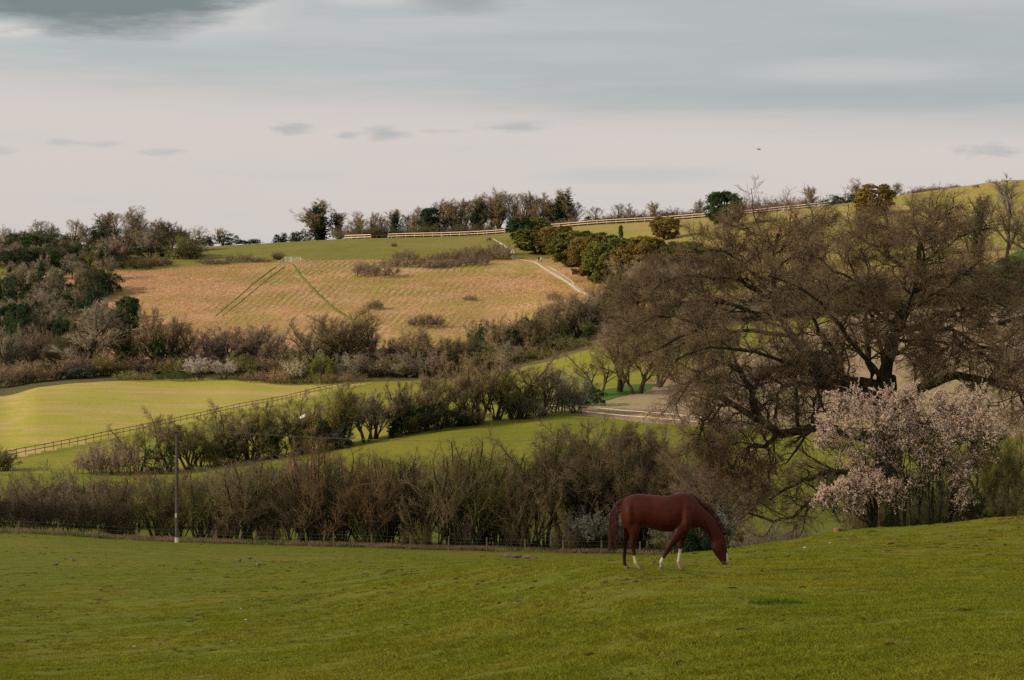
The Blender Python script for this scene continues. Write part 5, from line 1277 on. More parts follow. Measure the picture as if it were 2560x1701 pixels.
rail_fence('rail_fence', 'grey rail fence on the grass above the hedgerow trees', [at(x, d) for x, d in ((1335, 458), (1400, 456), (1490, 452))], 3.6, 1.4, 0.12, (1.25,), 0.05, 0.10, M_post, M_greywood, (0.7,), 5)
rail_fence('wire_fence', 'row of old stakes below the crop field at left', [px(x, y, 280) for x, y in ((30, 1186), (100, 1180), (200, 1170))], 5.0, 1.5, 0.12, (), 0, 0, M_post, M_post, (0.9,), 6)
def ridge(name, label, cols_d, step=2.9, seed=7):
    return rail_fence(name, label, [at(x, d) for x, d in cols_d], step, 1.35, 0.12, (1.22, 0.55), 0.06, 0.21, M_palewood, M_newwood, (), seed)
ridge('rail_fence', 'short left stretch of new pale rail fence on the ridge', ((862, 752), (927, 748)), 2.6, 7)
ridge('rail_fence', 'middle stretch of new pale rail fence on the ridge left of the yews', ((970, 747), (1100, 744), (1262, 741)), 2.9, 8)
ridge('rail_fence', 'long right stretch of new pale rail fence climbing along the ridge', ((1328, 738), (1480, 735), (1700, 732), (1900, 728), (2068, 726)), 2.9, 9)
rail_fence('wire_fence', 'grey gap of stakes between the new ridge fences', [at(929, 748), at(968, 747)], 1.6, 1.0, 0.10, (0.9,), 0.05, 0.08, M_greywood, M_greywood, (), 10)
rail_fence('wire_fence', 'few pale stakes leaning right of the horse', [at(1812, 150), at(1850, 148), at(1890, 146)], 0.8, 1.75, 0.07, (), 0, 0, M_post, M_post, (1.5,), 11, None, 0.008, 0.12)

# ------------------------------------------------------------------ telegraph pole and lines
def lathe(prof, k=12):
    V, Fc = [], []
    for r, z in prof:
        for j in range(k):
            a = j * 2 * math.pi / k
            V.append((r * math.cos(a), r * math.sin(a), z))
    for i in range(len(prof) - 1):
        for j in range(k):
            Fc.append((i * k + j, i * k + (j + 1) % k, (i + 1) * k + (j + 1) % k, (i + 1) * k + j))
    Fc.append(tuple(range(k))[::-1]); Fc.append(tuple(range((len(prof) - 1) * k, len(prof) * k)))
    return V, Fc
def pole(x, d, hgt, label):
    b = at(x, d)
    root = empty('telegraph_pole', b, label, 'pole')
    put('shaft', mesh('pole_shaft', *lathe([(0.155, -0.4), (0.155, 0.6), (0.135, hgt * 0.6), (0.115, hgt)])), M_pole, root)
    put('painted_band', mesh('pole_band', *lathe([(0.165, -0.05), (0.165, 0.42)])), M_white, root)
    o = put('number_plate', box_mesh('pole_plate', 0.14, 0.02, 0.34), M_white, root, (-0.06, -0.165, 2.05))
    arm = put('crossarm', box_mesh('pole_arm', 1.55, 0.11, 0.13, 0, 0.01), M_pole, root, (0.05, -0.15, hgt - 0.12))
    tops = []
    for sx in (-0.66, 0.76):
        put('insulator', mesh('pole_insulator', *lathe([(0.03, 0), (0.06, 0.05), (0.075, 0.12), (0.05, 0.18), (0.06, 0.24), (0.02, 0.28)], 8)), M_porc, arm, (sx - 0.05, 0, 0.13))
        tops.append(b + Vector((sx, -0.15, hgt + 0.26)))
    return tops
ta = pole(442, 195.2, 9.1, 'wooden telegraph pole with crossarm at the wire fence')
tb = pole(2470, 176, 10.8, 'far telegraph pole hidden behind the great oak')
for a, b, nm in ((ta[0], tb[0], 'rear'), (ta[1], tb[1], 'front')):
    root = empty('overhead_line', a, '%s overhead line strung from the telegraph pole' % nm, 'power line')
    P = []
    for i in range(41):
        f = i / 40
        q = a.lerp(b, f); q.z -= 4 * 1.9 * f * (1 - f)
        P.append(list(q - a))
    V, Fc = tubes(np.array([P]), np.full((1, 41), 0.008), 4)
    put('wire', mesh('line_wire', V, Fc), M_wire, root)

# ------------------------------------------------------------------ gates and posts
def metal_gate():
    b = px(735, 655)
    root = empty('metal_gate', b, 'pale galvanised field gate with small side gate on the hilltop', 'gate')
    u = b.y / F
    x0, x1, xm = -22 * u, 16 * u, -9 * u
    hg = 1.25
    ub = unit_box(M_metal)
    def br(nm, ax, az, bx_, bz, w=0.07, h=0.07, y=0.0, par=root):
        return bar(nm, b + Vector((ax, y, az)), b + Vector((bx_, y, bz)), w, h, ub, M_metal, par)
    for xx in (x0, xm, xm + 0.25, x1):
        br('post', xx, -0.2, xx, hg + 0.1, 0.14, 0.14)
    for z in (0.15, 0.4, 0.65, 0.9, 1.2):
        br('bar', xm + 0.3, z, x1 - 0.1, z)
        br('bar', x0 + 0.1, z, xm - 0.1, z)
    br('brace', xm + 0.3, 0.2, x1 - 0.1, 1.15, 0.05, 0.05, -0.06)
    br('strut', x0, 1.0, x0 - 16 * u, 0.1, 0.09, 0.09); br('strut', x1, 1.0, x1 + 13 * u, 0.1, 0.09, 0.09)
metal_gate()
def blue_gate():
    a = at(2030, 108)
    b = at(2086, 106)
    root = empty('metal_gate', a, 'dark blue metal gate half hidden beyond the rise', 'gate')
    ub = unit_box(M_bluemetal)
    zt = CZ + (PCY - 1337) / F * 107
    A = Vector((a.x, a.y, zt)); B = Vector((b.x, b.y, zt + 0.03)); M = A.lerp(B, 0.45)
    for k in range(5):
        dz = Vector((0, 0, -0.24 * k))
        bar('bar', A + dz, B + dz, 0.035, 0.035, ub, M_bluemetal, root)
    dn = Vector((0, 0, -1.0))
    for P in (A, M, B):
        bar('upright', P + Vector((0, 0.03, 0)), P + dn + Vector((0, 0.03, 0)), 0.04, 0.04, ub, M_bluemetal, root)
    bar('brace', M + Vector((0, -0.04, 0)), A + dn + Vector((0.1, -0.04, 0.0)), 0.03, 0.03, ub, M_bluemetal, root)
    bar('brace', M + Vector((0, -0.04, 0)), B + dn + Vector((-0.1, -0.04, 0.0)), 0.03, 0.03, ub, M_bluemetal, root)
blue_gate()
def gate_post():
    b = at(2091, 92.5)
    zt = CZ + (PCY - 1321) / F * b.y
    hh = zt - b.z
    root = empty('gate_post', b, 'stout orange brown gate post with slanting stay on the rise', 'post')
    put('post', mesh('gatepost', *lathe([(0.11, -0.3), (0.105, hh - 0.02), (0.095, hh)])), M_gatepost, root)
    ub = unit_box(M_pole)
    bar('stay', b + Vector((0.12, 0.05, hh - 0.06)), b + Vector((0.42, 0.1, max(0.05, hh - 0.42))), 0.10, 0.10, ub, M_pole, root)
gate_post()
def bench(x, y, label, mat, d0=0, wide=1.5):
    b = px(x, y, d0)
    root = empty('bench', b, label, 'bench')
    put('seat', box_mesh('bench_seat', wide, 0.45, 0.07, 0, 0.008), mat, root, (0, -0.05, 0.43))
    o = put('backrest', box_mesh('bench_back', wide, 0.05, 0.32, 0, 0.008), mat, root, (0, 0.22, 0.55)); o.rotation_euler = (-0.18, 0, 0)
    lm = box_mesh('bench_leg', 0.09, 0.40, 0.52, -0.08); lm.materials.append(M_greywood)
    for sx in (-0.42, 0.42):
        q = bpy.data.objects.new('leg', lm); C.objects.link(q); q.parent = root; q.location = (sx * wide, 0.0, 0.0)
    return b
bench(952, 684, 'pale bench below the scrub at the top of the dry slope', M_palewood)
bench(1793, 569, 'pale bench at the foot of the spiky evergreen', M_palewood, 600, 1.6)
bb = bench(2440, 472, 'dark bench on the skyline holding a reclining person', M_greywood, 640, 1.9)
cb = bench(1222, 604, 'grey bench at the head of the chalk path', M_greywood, 640, 1.7)
mp_ = px(1297, 655)
tag(put('marker_post', box_mesh('marker_post', 0.14, 0.14, 1.5, -0.3, 0.02), M_greywood, None, mp_), 'short waymark post beside the chalk path', 'post')

# ------------------------------------------------------------------ bodies built from lofted sections, fused into one skin
def loft(secs, k=16):
    """secs: list of (centre, axis_a, axis_b) half axes -> closed tube"""
    V, Fc = [], []
    for c, a, b in secs:
        for j in range(k):
            t = j * 2 * math.pi / k
            V.append(tuple(c + a * math.cos(t) + b * math.sin(t)))
    n = len(secs)
    for i in range(n - 1):
        for j in range(k):
            Fc.append((i * k + j, i * k + (j + 1) % k, (i + 1) * k + (j + 1) % k, (i + 1) * k + j))
    Fc.append(tuple(range(k))[::-1]); Fc.append(tuple(range((n - 1) * k, n * k)))
    return V, Fc
def limb(pts, k=12):
    """pts: (x, y, z, radius in x-z plane, radius in y)"""
    out = []
    P = [Vector(p[:3]) for p in pts]
    for i, p in enumerate(pts):
        t = (P[min(i + 1, len(P) - 1)] - P[max(i - 1, 0)]).normalized()
        side_ = Vector((0, 1, 0)); side_ = (side_ - t * side_.dot(t)).normalized()
        o = t.cross(side_).normalized()
        out.append((P[i], o * p[3], side_ * p[4]))
    return loft(out, k)
def fuse(name, pieces, voxel, smooth=4):
    V, Fc = [], []
    for v, f in pieces:
        o = len(V); V += list(v); Fc += [tuple(i + o for i in q) for q in f]
    me = bpy.data.meshes.new(name + '_raw'); me.from_pydata(V, [], Fc); me.update()
    bm = bmesh.new(); bm.from_mesh(me); bmesh.ops.recalc_face_normals(bm, faces=bm.faces[:]); bm.to_mesh(me); bm.free()
    o = bpy.data.objects.new(name + '_raw', me); C.objects.link(o)
    r = o.modifiers.new('r', 'REMESH'); r.mode = 'VOXEL'; r.voxel_size = voxel
    if smooth:
        s = o.modifiers.new('s', 'SMOOTH'); s.factor = 0.5; s.iterations = smooth
    dg = bpy.context.evaluated_depsgraph_get()
    out = bpy.data.meshes.new_from_object(o.evaluated_get(dg))
    out.name = name
    bpy.data.objects.remove(o); bpy.data.meshes.remove(me)
    out.polygons.foreach_set('use_smooth', np.ones(len(out.polygons), bool))
    return out
def paint(me, fn):
    """vertex colours from fn(array of points) -> (n,3)"""
    n = len(me.vertices); co = np.empty(n * 3, np.float32); me.vertices.foreach_get('co', co); co = co.reshape(-1, 3)
    c = np.concatenate([fn(co), np.ones((n, 1))], 1).astype(np.float32)
    a = me.color_attributes.new('Col', 'FLOAT_COLOR', 'POINT'); a.data.foreach_set('color', c.ravel())

# ------------------------------------------------------------------ the horse
def make_horse():
    HD = 49.0
    base = at(1556, HD)
    s = 260.0 / 1568 / 1.0 * HD / F           # metres per unit of the measured outline (1568 units over 260 rows)
    x0 = (1556 - 1500) * 1568 / 260.0
    zb = CZ + (PCY - 1200) / F * HD
    def q(x, y, dy=0.0):
        return Vector(((x - x0) * s, dy, zb - y * s - base.z))
    pieces = []
    torso = [(322, 350, 540, .10), (345, 305, 620, .17), (385, 268, 690, .225), (460, 230, 735, .275), (560, 208, 725, .295), (680, 212, 715, .30), (800, 226, 748, .31), (920, 238, 782, .315),
             (1040, 238, 788, .305), (1150, 210, 775, .275), (1240, 192, 765, .235), (1320, 198, 762, .225), (1400, 236, 745, .205), (1470, 310, 725, .17)]
    pieces.append(loft([(q(x, (a + b) / 2), Vector((0, 0, (b - a) / 2 * s)), Vector((0, w, 0))) for x, a, b, w in torso], 20))
    def pairs(lst):
        out = []
        for (ax, ay), (bx_, by_), w in lst:
            A, B = q(ax, ay), q(bx_, by_)
            out.append(((A + B) / 2, (A - B) / 2, Vector((0, w, 0))))
        return loft(out, 18)
    pieces.append(pairs([((1330, 215), (1330, 740), .17), ((1430, 282), (1400, 742), .165), ((1550, 395), (1505, 722), .125), ((1655, 490), (1580, 775), .105), ((1738, 580), (1632, 842), .092), ((1798, 695), (1660, 905), .085), ((1845, 790), (1680, 960), .082), ((1875, 850), (1690, 1000), .08)]))
    pieces.append(pairs([((1862, 815), (1700, 930), .07), ((1888, 860), (1680, 975), .088), ((1902, 930), (1682, 1030), .095), ((1914, 1010), (1702, 1085), .088), ((1924, 1080), (1742, 1148), .07), ((1934, 1140), (1784, 1200), .056), ((1944, 1195), (1816, 1245), .053), ((1948, 1245), (1832, 1272), .052), ((1930, 1276), (1848, 1284), .036)]))
    # haunches and shoulders
    pieces.append(loft([(q(440, y), Vector((w1 * s, 0, 0)), Vector((0, w2, 0))) for y, w1, w2 in ((290, 40, .12), (370, 115, .285), (480, 130, .318), (600, 118, .30), (720, 85, .24))], 16))
    pieces.append(loft([(q(1290, y), Vector((w1 * s, 0, 0)), Vector((0, w2, 0))) for y, w1, w2 in ((250, 45, .11), (370, 95, .235), (520, 110, .275), (660, 105, .275), (760, 85, .23))], 16))
    legs = [  # chain of (x, y, half width), depth, hoof centre x
        ('hind', [(470, 560, 130), (492, 660, 120), (508, 760, 92), (504, 850, 64), (488, 930, 48), (484, 975, 46), (496, 1050, 33), (508, 1150, 28), (520, 1240, 27), (532, 1295, 31), (556, 1335, 25), (585, 1372, 30)], -.15, 604, 1402),
        ('hind', [(450, 560, 115), (440, 660, 98), (430, 760, 74), (412, 850, 56), (388, 930, 44), (382, 975, 43), (382, 1060, 33), (376, 1160, 29), (370, 1240, 29), (374, 1295, 32), (388, 1340, 26), (402, 1375, 30)], .15, 412, 1408),
        ('fore', [(1262, 640, 110), (1215, 730, 102), (1168, 820, 86), (1098, 925, 60), (1040, 1010, 47), (1018, 1045, 45), (978, 1115, 34), (936, 1185, 29), (915, 1232, 34), (914, 1285, 26), (908, 1325, 32)], -.13, 908, 1368),
        ('fore', [(1290, 660, 100), (1268, 770, 84), (1250, 870, 64), (1228, 960, 47), (1220, 1000, 46), (1212, 1060, 33), (1203, 1140, 29), (1190, 1220, 34), (1204, 1265, 26), (1226, 1308, 30)], .13, 1242, 1342)]
    hooves = []
    for nm, ch, dy, hx, hy in legs:
        foot = q(hx, hy, dy)
        gz = H(base.x + foot.x, base.y + dy) - base.z
        top = q(*ch[2][:2]).z
        def fix(v):
            f = max(0.0, min(1.0, (top - v.z) / (top - foot.z)))
            return v + Vector((0, 0, (gz + 0.005 - foot.z) * f))
        pts = []
        for i, (x, y, w) in enumerate(ch):
            v = fix(q(x, y, dy * (0.80 if i < 2 else 1.0)))
            f = i / (len(ch) - 1)
            pts.append((v.x, v.y, v.z, w * s, w * s * (0.85 if i < 3 else 0.78)))
        pieces.append(limb(pts, 14))
        hooves.append((fix(foot), fix(q(ch[-1][0], ch[-1][1], dy)), w * s))
    body = fuse('horse_body', pieces, 0.016, 14)
    zs = {'hn': q(0, 1125).z, 'fn': q(0, 1150).z, 'ff': q(0, 1045).z}
    def coat(P):
        n = len(P)
        col = np.tile(np.array([[0.070, 0.0128, 0.0056]]), (n, 1))
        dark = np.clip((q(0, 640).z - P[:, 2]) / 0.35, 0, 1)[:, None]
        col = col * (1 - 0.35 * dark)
        nz = vnoise(P[:, 0] * 10, P[:, 2] * 10, 1.7, 3)
        W = np.where(P[:, 2:3] < 0.16, np.array([[0.40, 0.29, 0.19]]), np.array([[0.56, 0.45, 0.33]]))
        near_ = P[:, 1] < 0
        X = P[:, 0]; Z = P[:, 2]
        wh = near_ & (X < q(760, 0).x) & (Z < zs['hn'] + 0.02 * nz)
        wh |= near_ & (X > q(760, 0).x) & (X < q(1120, 0).x) & (Z < zs['fn'] + 0.02 * nz - (X - q(915, 0).x) * 0.9)
        wh |= (~near_) & (X > q(760, 0).x) & (X < q(1400, 0).x) & (Z < zs['ff'] + 0.02 * nz)
        # white blaze and snip down the nose
        face = (X > q(1870, 0).x) & (Z < q(0, 1100).z) & (Z > q(0, 1262).z)
        front = (X - (q(1898, 0).x + (q(0, 1120).z - Z) * 0.02)) > 0
        wh |= face & front
        col = np.where(wh[:, None], W, col)
        muz = (Z < q(0, 1225).z) & (X > q(1800, 0).x) & ~wh
        col = np.where(muz[:, None], np.array([[0.085, 0.045, 0.035]]), col)
        return col
    paint(body, coat)
    root = empty('horse', base, 'chestnut horse with white socks grazing on the pasture', 'horse')
    bodyo = put('body', body, M_coat, root)
    for foot, fet, r in hooves:
        secs = []
        for t, rr in ((0.0, 0.060), (0.5, 0.054), (1.0, 0.043)):
            c = foot.lerp(fet, t * 0.85); c = Vector((c.x + 0.01 * (1 - t), c.y, foot.z + 0.075 * t))
            secs.append((c, Vector((rr * 1.12, 0, 0)), Vector((0, rr * 0.95, 0))))
        put('hoof', mesh('hoof', *loft(secs, 14), True), M_hoof, root)
    for dy in (-.082, .082):
        c = q(1852, 965, dy)
        bm = bmesh.new(); bmesh.ops.create_uvsphere(bm, u_segments=10, v_segments=8, radius=0.021); me = bpy.data.meshes.new('eye'); bm.to_mesh(me); bm.free()
        put('eye', me, M_eye, bodyo, c)
    for dy in (-.05, .05):
        a, b = q(1872, 852, dy), q(1928, 838, dy * 2.0)
        secs = [(a.lerp(b, t), Vector((0.35, 0, 1)).normalized() * r, Vector((0, r * 0.75, 0))) for t, r in ((0, .026), (.3, .034), (.65, .024), (1, .004))]
        e = mesh('ear', *loft(secs, 10), True); paint(e, lambda P: np.tile([[0.11, 0.028, 0.015]], (len(P), 1)))
        put('ear', e, M_coat, bodyo)
    # mane and forelock: locks along the crest
    rg = np.random.default_rng(3)
    crest = [(1345, 205), (1410, 250), (1490, 325), (1560, 385), (1620, 430), (1665, 480), (1720, 545), (1775, 640), (1820, 730), (1855, 800)]
    P, Rr = [], []
    for i in range(520):
        f = rg.uniform(0, len(crest) - 1.001); k = int(f); w = f - k
        x = crest[k][0] * (1 - w) + crest[k + 1][0] * w; y = crest[k][1] * (1 - w) + crest[k + 1][1] * w
        L = 0.16 * (1.25 if 2 < f < 5.2 else 0.75) * rg.uniform(0.6, 1.2)
        a = q(x, y + 12, rg.uniform(-.03, .03))
        lift = 0.055 if 2.8 < f < 5.2 else 0.02
        b = a + Vector((rg.uniform(0.0, 0.05), rg.uniform(0.0, .06), lift))
        c = b + Vector((rg.uniform(-0.02, 0.08), rg.uniform(0.02, .08), -L * 0.5)); d = c + Vector((rg.uniform(-.02, .05), rg.uniform(-.01, .03), -L * 0.5))
        P.append([list(a), list(b), list(c), list(d)]); Rr.append(np.array([.009, .009, .006, .002]))
    put('mane', mesh('mane', *tubes(np.array(P), np.array(Rr), 4)), M_hair, root)
    P, Rr = [], []
    for i in range(520):
        t0 = rg.uniform(0, 1); e = rg.uniform(-1, 1); dy = rg.uniform(-1, 1)
        pts = [(345, 300), (285, 340), (228, 460), (205, 640), (205, 820), (200, 960), (190, 1085)]
        wdt = [4, 22, 46, 56, 62, 66, 66]
        n_ = len(pts); line = []
        L = rg.uniform(0.55, 1.02)
        for (x, y), w in zip(pts, wdt):
            yy = 300 + (y - 300) * (L if y > 500 else 1)
            line.append(list(q(x + e * w * (1.15 - 0.25 * rg.uniform(0, 1)) + 7 * math.sin(y * 0.012 + e * 5) + rg.uniform(-6, 6), yy, dy * w * s * 0.8)))
        P.append(line); Rr.append(np.array([.014, .009, .0065, .0055, .005, .004, .002]))
    put('tail', mesh('tail', *tubes(np.array(P), np.array(Rr), 4)), simple('tail_hair', (0.080, 0.024, 0.017), 0.4, 14, 0.55, 0.3), root)
make_horse()

# ------------------------------------------------------------------ walkers
def person(p, label, top, legs, hair=(0.04, 0.025, 0.018), yaw=0.0, pose='walk', hgt=1.72, group='walkers on the hill'):
    k = hgt / 1.75
    st = 0.22 if pose == 'walk' else 0.05
    hipz, kneez = 0.92, 0.50
    L = []
    if pose in ('walk', 'stand'):
        for sx, sg in ((-.09, 1), (.09, -1)):
            L.append(limb([(sg * 0.02, sx, hipz, .095, .09), (sg * st * 0.55, sx, kneez, .062, .06), (sg * st - 0.04 * (sg < 0), sx, 0.09, .042, .042), (sg * st + 0.02, sx, 0.03, .05, .045), (sg * st + 0.15, sx, 0.03, .035, .04)], 8))
        tz, tx = 0.0, 0.0
    else:
        hipz = 0.52
        for sx in (-.1, .1):
            L.append(limb([(0, sx, 0.52, .095, .09), (0.42, sx, 0.53, .065, .06), (0.46, sx, 0.10, .042, .042), (0.58, sx, 0.04, .035, .04)], 8))
        tz, tx = -0.40, 0.0
    ln = -0.22 if pose == 'recline' else 0.03
    L.append(limb([(0, 0, .86 + tz, .10, .15), (0.01, 0, 1.0 + tz, .105, .155), (ln * .5, 0, 1.22 + tz, .115, .175), (ln, 0, 1.40 + tz, .095, .165), (ln * 1.1, 0, 1.46 + tz, .05, .07), (ln * 1.15, 0, 1.54 + tz, .05, .05)], 12))
    hx = ln * 1.2 + 0.02
    L.append(limb([(hx, 0, 1.52 + tz, .06, .055), (hx + .01, 0, 1.60 + tz, .095, .075), (hx, 0, 1.68 + tz, .095, .078), (hx, 0, 1.75 + tz, .05, .05)], 10))
    for sx, sg in ((-.19, -1), (.19, 1)):
        L.append(limb([(ln, sx, 1.38 + tz, .055, .055), (ln + sg * .07 * (st > .1), sx * 1.15, 1.12 + tz, .045, .042), (ln + sg * .16 * (st > .1) + .06, sx * 1.15, .88 + tz, .035, .033), (ln + sg * .19 * (st > .1) + .09, sx * 1.1, .78 + tz, .03, .02)], 8))
    me = fuse('person_body', L, 0.028, 2)
    me.transform(Matrix.Scale(k, 4))
    def cl(P):
        z = P[:, 2] / k - tz; n = len(P)
        c = np.tile([list(top)], (n, 1)).astype(float)
        if pose in ('walk', 'stand'):
            c[z < 0.9] = legs; c[z < 0.09] = (0.03, 0.025, 0.02)
        else:
            c[(P[:, 0] > 0.12 * k) & (P[:, 2] < 0.64 * k)] = legs
        c[z > 1.49] = (0.40, 0.24, 0.17); c[(z > 1.66) | ((z > 1.54) & (P[:, 0] / k < hx - 0.02))] = hair
        return c
    paint(me, cl)
    o = put('person', me, M_cloth, None, p)
    o.rotation_euler = (0, 0, yaw)
    tag(o, label, 'person', group)
DK = (0.03, 0.035, 0.05)
person(px(1347, 657), 'person in dark jacket walking on the left of a pair on the path', (0.02, 0.035, 0.04), (0.05, 0.07, 0.10), yaw=-1.2)
person(px(1353, 657.5), 'person in pale top walking on the right of a pair on the path', (0.55, 0.58, 0.60), (0.03, 0.04, 0.09), yaw=-1.2)
person(at(649, 752), 'dark figure striding alone along the left skyline', (0.03, 0.03, 0.04), (0.04, 0.03, 0.03), yaw=0.1)
person(at(638, 753), 'figure in blue leading the two skyline walkers by the bushes', (0.05, 0.09, 0.14), DK, yaw=0.2)
person(at(633, 754), 'dark figure closest to the skyline bushes', (0.04, 0.05, 0.07), DK, yaw=0.2)
person(at(682, 752), 'figure in blue bending at the skyline right of the walkers', (0.04, 0.06, 0.13), DK, yaw=2.9, pose='recline')
person(at(858, 749), 'person in dark green by the left end of the ridge fence', (0.02, 0.05, 0.05), DK, yaw=0.0)
person(at(1172, 737), 'person in blue grey standing before the middle ridge fence', (0.10, 0.11, 0.18), DK, yaw=0.4, pose='stand')
person(at(1914, 722), 'person in pale lilac walking below the right ridge fence', (0.52, 0.48, 0.60), (0.16, 0.19, 0.26), yaw=3.0)
person(at(1880, 727), 'person in faded pink at the right ridge fence', (0.50, 0.40, 0.38), (0.40, 0.33, 0.30), yaw=3.0, pose='stand')
person(bb + Vector((0.2, -0.1, 0)), 'dark clad person leaning back on the skyline bench', (0.03, 0.035, 0.07), DK, yaw=3.14, pose='recline')
person(cb + Vector((0.25, -0.05, 0)), 'person in dark green sitting on the bench above the path', (0.02, 0.04, 0.035), DK, yaw=-1.57, pose='sit')
person(cb + Vector((-0.4, -0.05, 0)), 'person in grey sitting on the left of the bench above the path', (0.16, 0.15, 0.17), (0.10, 0.06, 0.07), yaw=-1.57, pose='sit')

# ------------------------------------------------------------------ birds
def pigeon(p, yaw, label):
    L = [limb([(-.17, 0, .15, .022, .05), (-.10, 0, .17, .05, .065), (0, 0, .18, .075, .08), (.09, 0, .20, .07, .07), (.14, 0, .24, .045, .042), (.165, 0, .29, .034, .032), (.19, 0, .305, .03, .028), (.215, 0, .30, .012, .012)], 12),
         limb([(-.33, 0, .12, .008, .045), (-.24, 0, .14, .014, .045), (-.12, 0, .16, .03, .045)], 8)]
    for sx in (-.03, .03):
        L.append(limb([(.0, sx, .12, .022, .02), (.01, sx, .05, .014, .014), (.03, sx, -.01, .014, .018)], 6))
    me = fuse('pigeon_body', L, 0.011, 2)
    def cl(P):
        c = np.tile([[0.115, 0.118, 0.135]], (len(P), 1)); c[P[:, 0] < -.2] = (0.05, 0.05, 0.06); c[(P[:, 0] > .06) & (P[:, 2] < .24)] = (0.24, 0.16, 0.17)
        c[(P[:, 0] > .12) & (P[:, 2] > .235) & (P[:, 2] < .262)] = (0.6, 0.6, 0.6); c[P[:, 2] < .08] = (0.25, 0.10, 0.08)
        return c
    paint(me, cl)
    o = put('pigeon', me, M_feather, None, p); o.rotation_euler = (0, 0, yaw); o.scale = (1.0, 1.0, 1.0)
    tag(o, label, 'bird', 'pigeons feeding on the pasture')
pigeon(px(141, 1419), 0.3, 'grey pigeon nearest the left edge, nearer of the two there'); pigeon(px(183, 1408), 2.9, 'grey pigeon at left, farther of the two there')
pigeon(px(600, 1409), 1.2, 'grey pigeon leftmost of the three below the hedge'); pigeon(px(625, 1403), 0.2, 'grey pigeon farthest of the three below the hedge'); pigeon(px(648, 1420), 3.0, 'grey pigeon nearest of the three below the hedge')
def flying_bird():
    d = 320.0
    c = Vector(((1897 - PCX) / F * d, d, CZ + (PCY - 374) / F * d))
    L = [limb([(-.28, 0, 0, .01, .06), (-.15, 0, 0, .04, .05), (0, 0, 0.01, .065, .065), (.15, 0, .02, .05, .045), (.24, 0, .02, .03, .03), (.30, 0, .01, .008, .008)], 10)]
    for sg in (-1, 1):
        secs = [(Vector((x, sg * y, z)), Vector((w, 0, 0)), Vector((0, 0, .012))) for x, y, z, w in ((.02, 0.03, .03, .12), (.04, .2, .10, .11), (0.0, .42, .10, .08), (-.08, .62, .06, .02))]
        L.append(loft(secs, 8))
    me = fuse('bird_body', L, 0.014, 1); paint(me, lambda P: np.tile([[0.03, 0.03, 0.03]], (len(P), 1)))
    o = put('crow', me, M_feather, None, c); o.rotation_euler = (0.25, 0.1, 0.5)
    tag(o, 'dark bird flying in the pale sky above the ridge', 'bird')
flying_bird()

# ------------------------------------------------------------------ small things on the ground
def clod(seed, flat, seg=2):
    rg = np.random.default_rng(seed)
    bm = bmesh.new(); bmesh.ops.create_icosphere(bm, subdivisions=seg, radius=1.0)
    for v in bm.verts:
        n_ = 1 + 0.28 * float(vnoise([v.co.x * 2 + seed], [v.co.y * 2 + v.co.z * 3], 0.8, seed)[0])
        v.co = Vector((v.co.x * n_, v.co.y * n_, max(-0.1, v.co.z * n_ * flat)))
    me = bpy.data.meshes.new('clod'); bm.to_mesh(me); bm.free()
    return me
def heap(seed):
    rg = np.random.default_rng(seed)
    bm = bmesh.new()
    for k in range(7):
        r_ = bmesh.ops.create_icosphere(bm, subdivisions=1, radius=rg.uniform(0.32, 0.55))
        a_ = rg.uniform(0, 6.28); q_ = rg.uniform(0, 0.9)
        for v in r_['verts']:
            v.co = Vector((v.co.x * 1.2 + q_ * 1.3 * math.cos(a_), v.co.y + q_ * math.sin(a_), v.co.z * 0.8 + 0.3 * (1 - q_)))
    me = bpy.data.meshes.new('dung_heap'); bm.to_mesh(me); bm.free()
    return me
dung_m = [heap(i) for i in range(7)]
for m_ in dung_m: m_.materials.append(M_dung)
rd = random.Random(21)
spots = [(1566, 1449), (1590, 1457), (1402, 1470), (1640, 1516), (1660, 1514), (1850, 1499), (1943, 1445), (1904, 1430), (2005, 1471), (1833, 1472), (2228, 1363), (2422, 1401), (1957, 1541), (1852, 1577), (1807, 1593), (2229, 1616), (1990, 1527),
         (2345, 1500), (2412, 1528), (2550, 1466), (2160, 1552), (2520, 1555), (1600, 1592), (1478, 1640), (1745, 1613), (2450, 1640), (1230, 1508), (1250, 1510), (1140, 1458), (1060, 1455), (1340, 1455), (1000, 1485), (893, 1566), (815, 1516), (710, 1436), (570, 1446), (275, 1466), (155, 1463),
         (190, 1475), (126, 1531), (130, 1592), (350, 1651), (400, 1612), (150, 1677), (1013, 1566), (1140, 1555), (1260, 1470), (1165, 1599), (1188, 1597), (660, 1610), (2075, 1650), (1700, 1660), (2300, 1400), (2480, 1350), (2440, 1367), (2515, 1365), (2140, 1420), (2380, 1420)]
for i, (x, y) in enumerate(spots):
    p = px(x, y)
    o = bpy.data.objects.new('dung_pat', dung_m[i % 7]); C.objects.link(o); o.location = p
    s_ = (0.032 + 0.035 * rd.random() ** 1.5) * (1.0 if p.y < 60 else 1.5)
    o.scale = (s_ * rd.uniform(0.9, 1.5), s_ * rd.uniform(0.9, 1.3), s_ * rd.uniform(0.8, 1.2)); o.rotation_euler = (0, 0, rd.uniform(0, 6.28))
    tag(o, 'small brown clod of dung lying on the pasture', 'dung', 'dung scattered over the pasture')
stone_m = clod(9, 0.7); stone_m.materials.append(M_stone)
for i, (x, y) in enumerate(((336, 1619), (578, 1605), (602, 1523), (615, 1551), (1557, 1475), (1680, 1507), (2075, 1359), (2012, 1371), (2480, 1521))):
    p = px(x, y)
    o = bpy.data.objects.new('stone', stone_m); C.objects.link(o); o.location = p; s_ = rd.uniform(0.020, 0.032) * p.y / 40; o.scale = (s_, s_, s_); o.rotation_euler = (0, 0, i)
    tag(o, 'small pale stone lying in the pasture grass', 'stone', 'pale stones in the pasture')
